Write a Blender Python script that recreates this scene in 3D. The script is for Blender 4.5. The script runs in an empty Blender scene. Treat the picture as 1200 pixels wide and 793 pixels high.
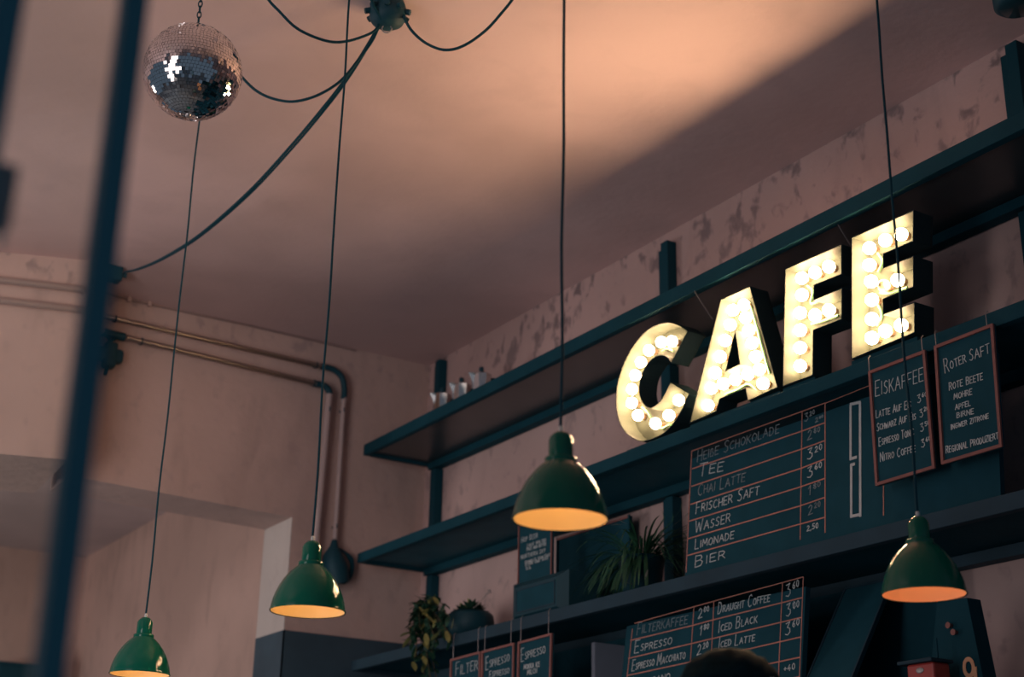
import bpy, bmesh, math, random
from mathutils import Vector, Matrix
random.seed(7)
PI = math.pi
SC = bpy.context.scene
COL = SC.collection

# ------------------------------------------------------------------ camera model (frame 1200 x 793)
F = 1716.467
ROWS = ((0.84357923, 0.20541596, 0.49616365),
        (-0.53665444, 0.28910988, 0.79272788),
        (0.01939315, -0.9349972, 0.35412447))
M3 = Matrix(ROWS)
CAM = Vector((0, 0, 1.4))

def ray(u, v): return M3 @ Vector((u - 600, v - 396.5, F))
def on(u, v, ax, val):                       # pixel -> point on an axis plane (world coordinates)
    d = ray(u, v); return CAM + d * ((val - CAM[ax]) / d[ax])
def on_pl(u, v, p, n):                       # pixel -> point on any plane
    d = ray(u, v); return CAM + d * ((p - CAM).dot(n) / d.dot(n))
def at_depth(u, v, dep): return CAM + ray(u, v) * (dep / F)

XW, YW, ZC = 3.236, 5.923, 3.8               # right wall, rear wall, ceiling
XS = 2.876                                   # front of the shelves
SA0, SA1, SB0, SB1, SC0, SC1 = 3.262, 3.313, 2.764, 2.807, 2.290, 2.334   # shelf undersides / tops
TOPC = 1.78                                  # top of the back cabinet, below the picture
YE, YN = 5.84, 0.9                           # far and near end of the shelves

# ------------------------------------------------------------------ materials
def mat(name, col, rough=.6, metal=0, spec=.5, coat=0, emit=None, estr=0, bump=0, bscale=40, var=0, vscale=6, sheen=0):
    m = bpy.data.materials.new(name); m.use_nodes = True
    nt = m.node_tree; b = nt.nodes['Principled BSDF']
    b.inputs['Base Color'].default_value = (*col, 1); b.inputs['Roughness'].default_value = rough
    b.inputs['Metallic'].default_value = metal; b.inputs['Specular IOR Level'].default_value = spec
    b.inputs['Coat Weight'].default_value = coat; b.inputs['Coat Roughness'].default_value = .04
    if emit:
        b.inputs['Emission Color'].default_value = (*emit, 1); b.inputs['Emission Strength'].default_value = estr
    if var or bump:
        tc = nt.nodes.new('ShaderNodeTexCoord')
        nz = nt.nodes.new('ShaderNodeTexNoise'); nz.inputs['Scale'].default_value = vscale; nz.inputs['Detail'].default_value = 6
        nt.links.new(tc.outputs['Object'], nz.inputs['Vector'])
        if var:
            r = nt.nodes.new('ShaderNodeValToRGB')
            r.color_ramp.elements[0].position = .3; r.color_ramp.elements[1].position = .7
            r.color_ramp.elements[0].color = (*[c * (1 - var) for c in col], 1)
            r.color_ramp.elements[1].color = (*[min(1, c * (1 + var)) for c in col], 1)
            nt.links.new(nz.outputs['Fac'], r.inputs['Fac']); nt.links.new(r.outputs['Color'], b.inputs['Base Color'])
        if bump:
            n2 = nt.nodes.new('ShaderNodeTexNoise'); n2.inputs['Scale'].default_value = bscale; n2.inputs['Detail'].default_value = 4
            nt.links.new(tc.outputs['Object'], n2.inputs['Vector'])
            bp = nt.nodes.new('ShaderNodeBump'); bp.inputs['Strength'].default_value = bump; bp.inputs['Distance'].default_value = .01
            nt.links.new(n2.outputs['Fac'], bp.inputs['Height']); nt.links.new(bp.outputs['Normal'], b.inputs['Normal'])
    return m

def plaster(name, col, dark, amount=.5, streak=.6, scale=3.0, rim=0, bump=.35):
    """old plaster: broad tone changes, vertical wiping, small dark worn patches, more of them just under the ceiling"""
    m = bpy.data.materials.new(name); m.use_nodes = True
    nt = m.node_tree; N = nt.nodes; L = nt.links; b = N['Principled BSDF']
    b.inputs['Roughness'].default_value = .85; b.inputs['Specular IOR Level'].default_value = .25
    geo = N.new('ShaderNodeNewGeometry')
    def noise(sc, det, stretch=(1, 1, 1), dist=0):
        mp = N.new('ShaderNodeMapping'); mp.inputs['Scale'].default_value = stretch
        L.new(geo.outputs['Position'], mp.inputs['Vector'])
        n = N.new('ShaderNodeTexNoise'); n.inputs['Scale'].default_value = sc; n.inputs['Detail'].default_value = det
        n.inputs['Distortion'].default_value = dist
        L.new(mp.outputs['Vector'], n.inputs['Vector']); return n
    def ramp(src, a, c):
        r = N.new('ShaderNodeMapRange'); r.interpolation_type = 'SMOOTHSTEP'
        r.inputs['From Min'].default_value = a; r.inputs['From Max'].default_value = c
        L.new(src, r.inputs['Value']); return r.outputs['Result']
    def mixc(fac, c1, c2):
        x = N.new('ShaderNodeMix'); x.data_type = 'RGBA'
        L.new(fac, x.inputs['Factor'])
        for s, c in (('A', c1), ('B', c2)):
            i = [q for q in x.inputs if q.name == s and q.type == 'RGBA'][0]
            if isinstance(c, tuple): i.default_value = (*c, 1)
            else: L.new(c, i)
        return [q for q in x.outputs if q.type == 'RGBA'][0]
    def mul(a, k):
        x = N.new('ShaderNodeMath'); x.operation = 'MULTIPLY'; x.use_clamp = True
        L.new(a, x.inputs[0])
        if isinstance(k, float): x.inputs[1].default_value = k
        else: L.new(k, x.inputs[1])
        return x.outputs[0]
    broad = noise(.9, 3)
    c = mixc(ramp(broad.outputs['Fac'], .35, .65), tuple(q * .86 for q in col), tuple(min(1, q * 1.1) for q in col))
    st = noise(7, 8, (1, 1, .3), .6)
    c = mixc(mul(ramp(st.outputs['Fac'], .5, .78), streak), c, tuple(q * .62 for q in col))
    pt = noise(scale * 3, 11, (1, 1, .75), .35)
    f = mul(ramp(pt.outputs['Fac'], .55, .70), amount)
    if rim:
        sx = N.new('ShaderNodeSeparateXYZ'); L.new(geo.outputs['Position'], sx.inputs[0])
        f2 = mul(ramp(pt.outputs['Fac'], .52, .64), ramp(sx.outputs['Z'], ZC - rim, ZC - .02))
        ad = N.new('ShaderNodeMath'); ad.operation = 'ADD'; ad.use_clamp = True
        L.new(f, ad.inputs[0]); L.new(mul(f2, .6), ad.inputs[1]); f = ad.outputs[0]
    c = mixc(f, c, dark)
    L.new(c, b.inputs['Base Color'])
    bp = N.new('ShaderNodeBump'); bp.inputs['Strength'].default_value = bump; bp.inputs['Distance'].default_value = .012
    bn = noise(22, 6); L.new(bn.outputs['Fac'], bp.inputs['Height']); L.new(bp.outputs['Normal'], b.inputs['Normal'])
    return m

DT = (.009, .058, .082)                      # dark blue-green black paint
M = {}
M['ceiling'] = plaster('ceiling_plaster', (.76, .555, .54), (.56, .40, .40), .16, .10, 1.2, bump=.18)
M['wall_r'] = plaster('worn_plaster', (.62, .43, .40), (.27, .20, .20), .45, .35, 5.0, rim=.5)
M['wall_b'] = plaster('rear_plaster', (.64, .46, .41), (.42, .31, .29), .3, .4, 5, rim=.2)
M['wall_in'] = plaster('side_room_plaster', (.66, .46, .39), (.46, .32, .28), .4, .5, 2.0)
M['ceil_in'] = plaster('side_room_ceiling', (.60, .50, .49), (.5, .42, .42), .1, .1, 1.0, bump=.1)
M['jamb'] = plaster('jamb_plaster', (.70, .62, .57), (.48, .42, .39), .35, .4, 3)
M['wainscot'] = mat('dark_wall_paint', (.038, .078, .108), .6, var=.15)
M['floor'] = mat('cool_bounce_floor', (.20, .27, .32), .6, var=.15, vscale=3)  # unseen floor, blue-grey chosen to bounce cool light onto the undersides
M['dark'] = mat('blackened_wood', DT, .7, spec=.08, var=.10, bump=.15)
M['shelf'] = mat('black_stained_shelf', (.012, .085, .120), .6, spec=.15, var=.12, bump=.1)
M['shelf_top'] = mat('brown_varnished_board', (.036, .046, .052), .28, spec=.6, var=.15, vscale=8)
M['beam'] = mat('grey_shelf_board', (.022, .055, .080), .7, spec=.25, var=.15)
M['steel'] = mat('black_steel', DT, .6, spec=.1)
M['cable'] = mat('black_cable', DT, .7, spec=.12)
M['box'] = mat('black_plastic', DT, .55, spec=.3, var=.1)
M['slate'] = mat('slate', (.014, .068, .094), .8, spec=.08, var=.10, vscale=12)
M['chalk'] = mat('chalk', (.62, .66, .66), .95, spec=.1, var=.22, vscale=60)
M['chalk_dim'] = mat('faint_chalk', (.26, .31, .33), .95, spec=.1, var=.3, vscale=60)
M['white_paint'] = mat('white_paint', (.55, .58, .58), .8, var=.1, vscale=30)
M['line'] = mat('copper_paint_line', (.60, .25, .19), .7, spec=.2, var=.12, vscale=20)
M['frame'] = mat('red_brown_frame', (.30, .125, .11), .6, spec=.3, var=.15, vscale=15)
M['green'] = mat('green_enamel', (.005, .135, .085), .09, spec=.38, coat=.0)
M['lining'] = mat('orange_lit_lining', (.90, .74, .46), .45)
M['copper'] = mat('copper_lining', (.85, .58, .42), .4)
M['bulb_warm'] = mat('warm_bulb', (1, .7, .35), .4, emit=(1, .60, .26), estr=8.2)
M['bulb_low'] = mat('dim_warm_bulb', (1, .6, .3), .4, emit=(1, .52, .22), estr=7)
M['sign_bulb'] = mat('lit_sign_bulb', (1, .95, .85), .4, emit=(1, .64, .36), estr=122)
M['bulb_off'] = mat('unlit_bulb', (.80, .66, .36), .25, coat=.4)
M['cream'] = mat('cream_sign_paint', (.037, .043, .033), .6, spec=.08)
M['sign_back'] = mat('sign_outside', (.012, .035, .045), .7, spec=.2)
M['socket'] = mat('dark_socket', (.10, .06, .035), .5)
M['garland'] = mat('green_wire', (.05, .16, .06), .5)
M['chrome'] = mat('steel_bright', (.75, .74, .72), .18, metal=1)
M['alu'] = mat('grey_aluminium', (.50, .46, .46), .38, metal=.7)
M['pipe'] = mat('steel_conduit', (.44, .37, .33), .30, metal=1)
M['pipe_v'] = mat('painted_conduit', (.50, .385, .37), .45)
M['wire'] = mat('painted_wire', (.30, .21, .20), .7)
M['mirror'] = mat('mirror_tile', (.80, .78, .78), .04, metal=1)
M['ballcore'] = mat('ball_core', (.04, .04, .045), .6)
M['leaf'] = mat('dark_leaf', (.018, .075, .045), .5, var=.35, vscale=30)
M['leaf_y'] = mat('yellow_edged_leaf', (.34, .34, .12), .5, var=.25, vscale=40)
M['leaf_g'] = mat('grass_leaf', (.025, .105, .055), .5, var=.4, vscale=15)
M['stem'] = mat('stem', (.10, .08, .04), .7)
M['leaf_dry'] = mat('dried_tip', (.42, .36, .34), .7)
M['pot'] = mat('black_pot', DT, .5, spec=.3)
M['pot_y'] = mat('grey_pot', (.06, .06, .075), .6)
M['pale'] = mat('pale_grey_board', (.26, .29, .36), .7, var=.06)
M['orange'] = mat('orange_digit', (.75, .42, .25), .7)
M['red'] = mat('red_tin', (.50, .055, .045), .4, var=.15)
M['badge'] = mat('grey_badge', (.42, .40, .38), .4, metal=.3)
M['skin'] = mat('skin', (.45, .28, .2), .5)
M['hair'] = mat('dark_hair', (.003, .018, .026), .8, spec=.05, var=.25, vscale=60)
M['cloth'] = mat('dark_shirt', (.03, .05, .06), .9)
M['white'] = mat('white_ceramic', (.70, .70, .66), .35)
M['frame_win'] = mat('dark_window_frame', (.045, .19, .25), .6, spec=.3)
M['latch'] = mat('grey_latch', (.17, .20, .25), .5)
def glass_mat():
    m = bpy.data.materials.new('window_glass'); m.use_nodes = True
    nt = m.node_tree; nt.nodes.remove(nt.nodes['Principled BSDF'])
    t = nt.nodes.new('ShaderNodeBsdfTransparent'); t.inputs[0].default_value = (.97, .98, .96, 1)
    g = nt.nodes.new('ShaderNodeBsdfGlossy'); g.inputs['Roughness'].default_value = .02
    x = nt.nodes.new('ShaderNodeMixShader'); fr = nt.nodes.new('ShaderNodeFresnel'); fr.inputs[0].default_value = 1.45
    ge = nt.nodes.new('ShaderNodeNewGeometry'); mu = nt.nodes.new('ShaderNodeMath'); mu.operation = 'MULTIPLY_ADD'; mu.inputs[1].default_value = -1; mu.inputs[2].default_value = 1
    nt.links.new(ge.outputs['Backfacing'], mu.inputs[0]); m2 = nt.nodes.new('ShaderNodeMath'); m2.operation = 'MULTIPLY'
    nt.links.new(fr.outputs[0], m2.inputs[0]); nt.links.new(mu.outputs[0], m2.inputs[1]); nt.links.new(m2.outputs[0], x.inputs[0]); nt.links.new(t.outputs[0], x.inputs[1]); nt.links.new(g.outputs[0], x.inputs[2])
    nt.links.new(x.outputs[0], nt.nodes['Material Output'].inputs['Surface'])
    return m
M['glass'] = glass_mat()

# ------------------------------------------------------------------ mesh helpers
WORLD = {}                                   # object -> world location of its origin (nothing is rotated)

RJ = random.Random(3)
class MB:
    def __init__(s): s.v = []; s.f = []; s.mi = []; s.sm = []
    def add(s, vs, fs, mi=0, smooth=False):
        o = len(s.v); s.v += [Vector(p) for p in vs]
        for f in fs: s.f.append([i + o for i in f]); s.mi.append(mi); s.sm.append(smooth)
        return s
    def hexa(s, p, mi=0):                    # 4 bottom + 4 top corners
        return s.add(p, [(3, 2, 1, 0), (4, 5, 6, 7), (0, 1, 5, 4), (1, 2, 6, 5), (2, 3, 7, 6), (3, 0, 4, 7)], mi)
    def box(s, x0, x1, y0, y1, z0, z1, mi=0):
        return s.hexa([(x0, y0, z0), (x1, y0, z0), (x1, y1, z0), (x0, y1, z0),
                       (x0, y0, z1), (x1, y0, z1), (x1, y1, z1), (x0, y1, z1)], mi)
    def bevel_box(s, x0, x1, y0, y1, z0, z1, b=.003, mi=0):
        bm = bmesh.new(); bmesh.ops.create_cube(bm, size=1)
        for v in bm.verts:
            v.co = Vector(((x0 + x1) / 2 + v.co.x * (x1 - x0), (y0 + y1) / 2 + v.co.y * (y1 - y0), (z0 + z1) / 2 + v.co.z * (z1 - z0)))
        bmesh.ops.bevel(bm, geom=bm.edges[:], offset=b, segments=2, affect='EDGES', profile=.5)
        return s.bm(bm, mi)
    def bm(s, bm, mi=0, smooth=False, T=None):
        bm.verts.index_update()
        s.add([(T @ v.co if T else v.co.copy()) for v in bm.verts], [[v.index for v in f.verts] for f in bm.faces], mi, smooth)
        bm.free(); return s
    def slab(s, poly, off, mi=0, cap_front=True):   # polygon (3-D points) extruded by a vector
        n = len(poly); off = Vector(off)
        a = [Vector(p) for p in poly]; b = [p + off for p in a]
        fs = [(i, (i + 1) % n, n + (i + 1) % n, n + i) for i in range(n)]
        if cap_front: fs.append(tuple(range(n - 1, -1, -1)))
        fs.append(tuple(range(n, 2 * n)))
        return s.add(a + b, fs, mi)
    def tube(s, pts, r, n=10, mi=0, caps=True, radii=None):
        pts = [Vector(p) for p in pts]; rings = []; up = None
        for i, p in enumerate(pts):
            d = (pts[min(i + 1, len(pts) - 1)] - pts[max(i - 1, 0)]).normalized()
            if up is None:
                up = d.cross(Vector((0, 0, 1)))
                if up.length < 1e-3: up = d.cross(Vector((1, 0, 0)))
            up = (up - d * up.dot(d)).normalized(); w = d.cross(up)
            rr = radii[i] if radii else r
            rings.append([p + (up * math.cos(2 * PI * k / n) + w * math.sin(2 * PI * k / n)) * rr for k in range(n)])
        vs = [q for rg in rings for q in rg]; fs = []
        for i in range(len(rings) - 1):
            for k in range(n):
                fs.append((i * n + k, i * n + (k + 1) % n, (i + 1) * n + (k + 1) % n, (i + 1) * n + k))
        s.add(vs, fs, mi, True)
        if caps: s.add(rings[0], [tuple(range(n - 1, -1, -1))], mi); s.add(rings[-1], [tuple(range(n))], mi)
        return s
    def lathe(s, prof, c=(0, 0, 0), n=40, mi=0, smooth=True):  # (r, z) profile round a vertical axis
        c = Vector(c); vs = []; fs = []
        for r, z in prof:
            vs += [c + Vector((r * math.cos(2 * PI * k / n), r * math.sin(2 * PI * k / n), z)) for k in range(n)]
        for i in range(len(prof) - 1):
            for k in range(n):
                fs.append((i * n + k, i * n + (k + 1) % n, (i + 1) * n + (k + 1) % n, (i + 1) * n + k))
        return s.add(vs, fs, mi, smooth)
    def ball(s, c, r, n=16, sc=(1, 1, 1), mi=0):
        bm = bmesh.new(); bmesh.ops.create_uvsphere(bm, u_segments=n, v_segments=max(6, n // 2 + 2), radius=r)
        for v in bm.verts: v.co = Vector((v.co.x * sc[0], v.co.y * sc[1], v.co.z * sc[2])) + Vector(c)
        return s.bm(bm, mi, True)
    def torus(s, c, R, r, ax=(0, 0, 1), n=20, m=8, mi=0, sc=1):
        ax = Vector(ax).normalized(); u = ax.orthogonal().normalized(); w = ax.cross(u)
        pts = [Vector(c) + (u * math.cos(2 * PI * k / n) + w * math.sin(2 * PI * k / n) * sc) * R for k in range(n + 1)]
        return s.tube(pts, r, m, mi, caps=False)
    def ribbon(s, a, b, w, nrm, th=.0015, mi=0, lift=0):        # a painted or chalked stroke
        a, b, nrm = Vector(a), Vector(b), Vector(nrm).normalized()
        d = (b - a)
        if d.length < 1e-6: return s
        d.normalize(); side = d.cross(nrm).normalized() * (w / 2)
        lift += RJ.random() * .0004
        a, b = a - d * w * .35 + nrm * lift, b + d * w * .35 + nrm * lift
        return s.hexa([a - side, b - side, b + side, a + side] + [q + nrm * th for q in (a - side, b - side, b + side, a + side)], mi)
    def build(s, name, mats, parent=None, origin=None):
        me = bpy.data.meshes.new(name)
        if parent is not None: org = WORLD[parent]
        elif origin is not None: org = Vector(origin)
        else:
            xs = [[p[i] for p in s.v] for i in range(3)]
            org = Vector(((min(xs[0]) + max(xs[0])) / 2, (min(xs[1]) + max(xs[1])) / 2, min(xs[2])))
        me.from_pydata([p - org for p in s.v], [], s.f)
        for m in (mats if isinstance(mats, (list, tuple)) else [mats]): me.materials.append(m)
        me.polygons.foreach_set('material_index', s.mi); me.polygons.foreach_set('use_smooth', s.sm)
        bm = bmesh.new(); bm.from_mesh(me); bmesh.ops.recalc_face_normals(bm, faces=bm.faces); bm.to_mesh(me); bm.free()
        me.update()
        o = bpy.data.objects.new(name, me); COL.objects.link(o)
        if parent is not None: o.parent = parent
        else: o.location = org
        WORLD[o] = org.copy()
        return o

def tag(o, label=None, cat=None, group=None, kind=None):
    if label: o['label'] = label
    if cat: o['category'] = cat
    if group: o['group'] = group
    if kind: o['kind'] = kind
    return o
def thing(name, loc, label, cat, group=None):
    o = bpy.data.objects.new(name, None); COL.objects.link(o); o.location = loc; o.empty_display_size = .1
    WORLD[o] = Vector(loc); return tag(o, label, cat, group)
def struct(o, label=None): return tag(o, label, None, None, 'structure')
def copy_tree(o, parent=None, loc=None):
    c = o.copy(); COL.objects.link(c); c.parent = parent
    if loc is not None: c.location = loc
    WORLD[c] = Vector(c.location) if parent is None else WORLD[parent] + Vector(c.location)
    for ch in list(o.children): copy_tree(ch, c)
    return c

def spline(pts, n=8):                         # Catmull-Rom through 3-D points
    P = [Vector(p) for p in pts]; P = [P[0] * 2 - P[1]] + P + [P[-1] * 2 - P[-2]]; out = []
    for i in range(1, len(P) - 2):
        p0, p1, p2, p3 = P[i - 1:i + 3]
        for k in range(n):
            t = k / n
            out.append(.5 * ((2 * p1) + (p2 - p0) * t + (2 * p0 - 5 * p1 + 4 * p2 - p3) * t * t + (3 * p1 - p0 - 3 * p2 + p3) * t ** 3))
    out.append(P[-2].copy()); return out

# ------------------------------------------------------------------ stroke lettering
_ = None
GL = {
 'A': (.8, [[(0, 0), (.4, 1), (.8, 0)], [(.15, .38), (.65, .38)]]),
 'B': (.65, [[(0, 0), (0, 1), (.45, .95), (.55, .75), (.4, .55), (0, .52)], [(.4, .55), (.62, .35), (.5, .05), (0, 0)]]),
 'C': (.7, [[(.65, .85), (.45, 1), (.15, .85), (0, .5), (.12, .15), (.4, 0), (.65, .12)]]),
 'D': (.7, [[(0, 0), (0, 1), (.4, .93), (.66, .6), (.6, .25), (.35, .03), (0, 0)]]),
 'E': (.6, [[(.6, 1), (0, 1), (0, 0), (.6, 0)], [(0, .52), (.48, .52)]]),
 'F': (.6, [[(.6, 1), (0, 1), (0, 0)], [(0, .52), (.48, .52)]]),
 'G': (.75, [[(.68, .85), (.45, 1), (.15, .85), (0, .5), (.12, .12), (.45, 0), (.7, .15), (.7, .45), (.42, .45)]]),
 'H': (.65, [[(0, 0), (0, 1)], [(.65, 0), (.65, 1)], [(0, .5), (.65, .5)]]),
 'I': (.12, [[(.06, 0), (.06, 1)]]),
 'J': (.5, [[(.5, 1), (.5, .2), (.3, 0), (.08, .1)]]),
 'K': (.65, [[(0, 0), (0, 1)], [(.62, 1), (0, .42)], [(.18, .58), (.65, 0)]]),
 'L': (.55, [[(0, 1), (0, 0), (.55, 0)]]),
 'M': (.9, [[(0, 0), (.1, 1), (.45, .3), (.8, 1), (.9, 0)]]),
 'N': (.7, [[(0, 0), (0, 1), (.7, 0), (.7, 1)]]),
 'O': (.75, [[(.38, 1), (.1, .82), (0, .5), (.1, .16), (.38, 0), (.65, .16), (.75, .5), (.65, .82), (.38, 1)]]),
 'P': (.6, [[(0, 0), (0, 1), (.45, .95), (.58, .75), (.42, .5), (0, .45)]]),
 'Q': (.75, [[(.38, 1), (.1, .82), (0, .5), (.1, .16), (.38, 0), (.65, .16), (.75, .5), (.65, .82), (.38, 1)], [(.5, .25), (.8, -.1)]]),
 'R': (.65, [[(0, 0), (0, 1), (.45, .95), (.58, .75), (.42, .52), (0, .47)], [(.3, .5), (.65, 0)]]),
 'S': (.6, [[(.58, .88), (.35, 1), (.08, .85), (.12, .62), (.48, .42), (.56, .18), (.3, 0), (0, .1)]]),
 'T': (.7, [[(0, 1), (.7, 1)], [(.35, 1), (.35, 0)]]),
 'U': (.65, [[(0, 1), (0, .25), (.18, 0), (.48, 0), (.65, .25), (.65, 1)]]),
 'V': (.7, [[(0, 1), (.35, 0), (.7, 1)]]),
 'W': (1., [[(0, 1), (.22, 0), (.5, .75), (.75, 0), (1., 1)]]),
 'Y': (.7, [[(0, 1), (.35, .5), (.7, 1)], [(.35, .5), (.35, 0)]]),
 'Z': (.65, [[(0, 1), (.65, 1), (0, 0), (.65, 0)]]),
 'ß': (.6, [[(0, 0), (0, .8), (.2, 1), (.45, .85), (.3, .58), (.58, .35), (.45, .02), (.2, .05)]]),
 '0': (.6, [[(.3, 1), (.06, .75), (.06, .25), (.3, 0), (.54, .25), (.54, .75), (.3, 1)]]),
 '1': (.35, [[(0, .7), (.25, 1), (.2, 0)]]),
 '2': (.6, [[(.03, .78), (.28, 1), (.52, .8), (.42, .5), (0, 0), (.6, .03)]]),
 '3': (.6, [[(.05, .92), (.5, 1), (.22, .58), (.52, .45), (.55, .15), (.28, -.05), (0, .06)]]),
 '4': (.6, [[(.4, 1), (0, .35), (.6, .35)], [(.42, .6), (.4, 0)]]),
 '5': (.55, [[(.52, 1), (.1, 1), (.06, .58), (.4, .58), (.54, .3), (.36, 0), (0, .06)]]),
 '6': (.6, [[(.48, 1), (.12, .6), (.04, .22), (.28, 0), (.54, .2), (.45, .48), (.1, .42)]]),
 '8': (.6, [[(.3, .52), (.06, .76), (.3, 1), (.54, .76), (.3, .52), (.03, .25), (.3, 0), (.57, .25), (.3, .52)]]),
 '9': (.6, [[(.54, .7), (.28, .5), (.05, .75), (.3, 1), (.54, .75), (.45, 0)]]),
 '+': (.5, [[(0, .45), (.5, .45)], [(.25, .7), (.25, .2)]]),
 '-': (.4, [[(0, .45), (.4, .45)]]), '/': (.4, [[(0, 0), (.4, 1)]]),
 ',': (.15, [[(.1, .08), (0, -.15)]]), '.': (.12, [[(.05, 0), (.08, .05)]]), ':': (.15, [[(.05, .2), (.08, .25)], [(.05, .7), (.08, .75)]]),
 ' ': (.45, []),
}
class Board:
    """a flat board: pixels read onto its plane, strokes laid on its face"""
    def __init__(s, p, k=0.0):               # k: how far it leans (bottom forward per metre of height)
        s.p = Vector(p); s.n = Vector((-1, 0, k)).normalized()
    def at(s, u, v): return on_pl(u, v, s.p, s.n)
    def line(s, mb, a, b, w=.003, mi=0, th=.0012): mb.ribbon(s.at(*a), s.at(*b), w, s.n, th, mi)
    def text(s, mb, txt, a, b, h, w=.0024, cap=1.0, slant=.06, jit=.05, tall=None):
        """txt from pixel a (baseline start) to pixel b (baseline end); h = letter height in pixels there"""
        A, B = s.at(*a), s.at(*b)
        H = (s.at(a[0], a[1] - h) - A).length
        run = (B - A); ln = run.length; run.normalize(); up = run.cross(s.n); up = up if up.z > 0 else -up
        items = []; x = 0; start = True; sup = False
        for ch in txt:
            if ch == '^': sup = True; continue
            w_, st = GL[ch]
            sc = (.55 if sup else (cap if start and ch != ' ' else 1.0))
            items.append((x, ch, sc, .45 if sup else 0)); x += (w_ + .28) * (sc if sup else (sc ** .5)); start = (ch == ' ')
        kx = ln / max(x - .28, .1)
        for x0, ch, sc, dy in items:
            j = random.uniform(-jit, jit); wd = (sc if dy else sc ** .5)
            lo = -.18 * (sc - 1) if sc > 1 else 0
            for st in GL[ch][1]:
                q = [A + run * (kx * (x0 + px * wd) + slant * H * (py * sc)) + up * (H * (py * sc + dy + lo + j)) for px, py in st]
                for i in range(len(q) - 1): mb.ribbon(q[i], q[i + 1], w, s.n, .0012)

# ------------------------------------------------------------------ the room
def build_room():
    m = MB().box(-3.2, XW + .25, -1.6, YW + .6, ZC, ZC + .15)
    struct(m.build('ceiling', M['ceiling']))
    struct(MB().box(-3.2, XW + .25, -1.6, 9.6, -.12, 0).build('floor', M['floor']))
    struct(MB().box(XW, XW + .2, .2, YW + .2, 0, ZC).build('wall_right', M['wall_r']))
    # rear wall: pier right of the opening and lintel above it
    jx = on(343, 606, 1, YW).x
    zr = on(343, 606, 1, YW).z; zl = on(92, 559, 1, YW).z
    SB = on(112, 306, 2, ZC); SBr = on(112, 337, 1, YW)       # step in the wall, left of it the wall stands forward and turns
    rear = on(303, 622, 2, zr - .01).y                         # back edge of the soffit
    global REAR
    REAR = rear
    m = MB()
    m.hexa([(jx, YW, 0), (XW, YW, 0), (XW, rear, 0), (jx, rear, 0), (jx, YW, ZC), (XW, YW, ZC), (XW, rear, ZC), (jx, rear, ZC)])
    x0 = SBr.x
    z0 = zr + (zl - zr) * (jx - x0) / (jx - on(92, 559, 1, YW).x)
    m.hexa([(x0, YW, z0), (jx, YW, zr), (jx, rear, zr), (x0, rear, z0), (x0, YW, ZC), (jx, YW, ZC), (jx, rear, ZC), (x0, rear, ZC)])
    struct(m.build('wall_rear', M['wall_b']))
    # pale reveal of the opening
    struct(MB().box(jx - .004, jx, YW, rear, 2.44, zr).build('trim_1', M['jamb']))
    # forward, turned wall piece on the left
    a = on(0, 295, 2, ZC); d = (SB - a); d.z = 0; d.normalize()
    p0 = a - d * 2.6; nrm = Vector((-d.y, d.x, 0))
    if nrm.y < 0: nrm = -nrm
    global LP, LN
    LP, LN = a, nrm
    zl0 = on_pl(0, 530, a, nrm).z; zl1 = on_pl(75, 538, a, nrm).z
    th = nrm * .55
    def V(p, z): return Vector((p.x, p.y, z))
    q0, q1 = p0, Vector((SB.x, SB.y, 0))
    q2 = q1 + Vector((.03, rear - q1.y, 0)); q3 = q0 + Vector((0, rear - q1.y, 0))
    m = MB().hexa([V(q0, zl0 + .03), V(q1, zl1), V(q2, zl1), V(q3, zl0 + .03), V(q0, ZC), V(q1, ZC), V(q2, ZC), V(q3, ZC)])
    struct(m.build('wall_left', M['wall_b']))
    # room beyond the opening
    zi = ZC - .15
    c1 = on(183, 607, 2, zi); c2 = on(100, 653, 2, zi); xi = (c1.x + c2.x) / 2; yf = c2.y
    if xi < jx + .02: xi = jx + .02
    struct(MB().box(-3.2, xi + .15, rear, yf + .15, zi, zi + .12).build('ceiling_side_room', M['ceil_in']))
    struct(MB().box(xi, xi + .15, rear, yf, 0, zi).build('wall_side_room', M['wall_in']))
    struct(MB().box(-3.2, xi + .15, yf, yf + .15, 0, zi).build('wall_far', M['wall_in']))
    global FARY, INX
    FARY, INX = yf, xi
    # dark painted dado on the pier and round its edge
    m = MB().box(jx - .006, XW - .001, YW - .006, YW, 0, 2.447).box(jx - .006, jx, YW - .006, rear, 0, 2.447)
    struct(m.build('trim_2', M['wainscot']), 'dark painted lower band of the rear wall')
    print('room', jx, zr, zl, 'rear', rear, 'inner', xi, yf, 'step', SB, SBr, 'left z', zl0, zl1)
build_room()

# ------------------------------------------------------------------ shelves and rails on the right wall
def shelf(name, z0, z1, label, mt):
    t = thing(name, (XS, YE, z0), label, 'shelf', None)
    MB().box(XS, XW - .004, YN, YE, z0 + .012, z1).build('shelf_board', mt[1], t)
    m = MB().bevel_box(XS - .012, XS + .016, YN, YE, z0, z1, .002); m.build('front_edge', mt[0], t)
    MB().box(XS + .02, XW - .004, YE - .028, YE, z0, z0 + .012).build('end_batten', mt[0], t)
    MB().bevel_box(XW - .05, XW - .004, YN, YE - .03, z0 - .022, z0 + .011, .002).build('wall_batten', mt[0], t)
    return t
shelf('wall_shelf', SA0, SA1, 'topmost long black wall shelf, with moka pots standing at its far end', (M['dark'], M['shelf_top']))
shelf('wall_shelf', SB0, SB1, 'middle long black wall shelf, carrying the lit letter sign', (M['dark'], M['shelf']))
shelf('wall_shelf', SC0, SC1, 'lowest long wall shelf with greyer front edge, holding the plants and the menu board', (M['beam'], M['dark']))
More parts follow.
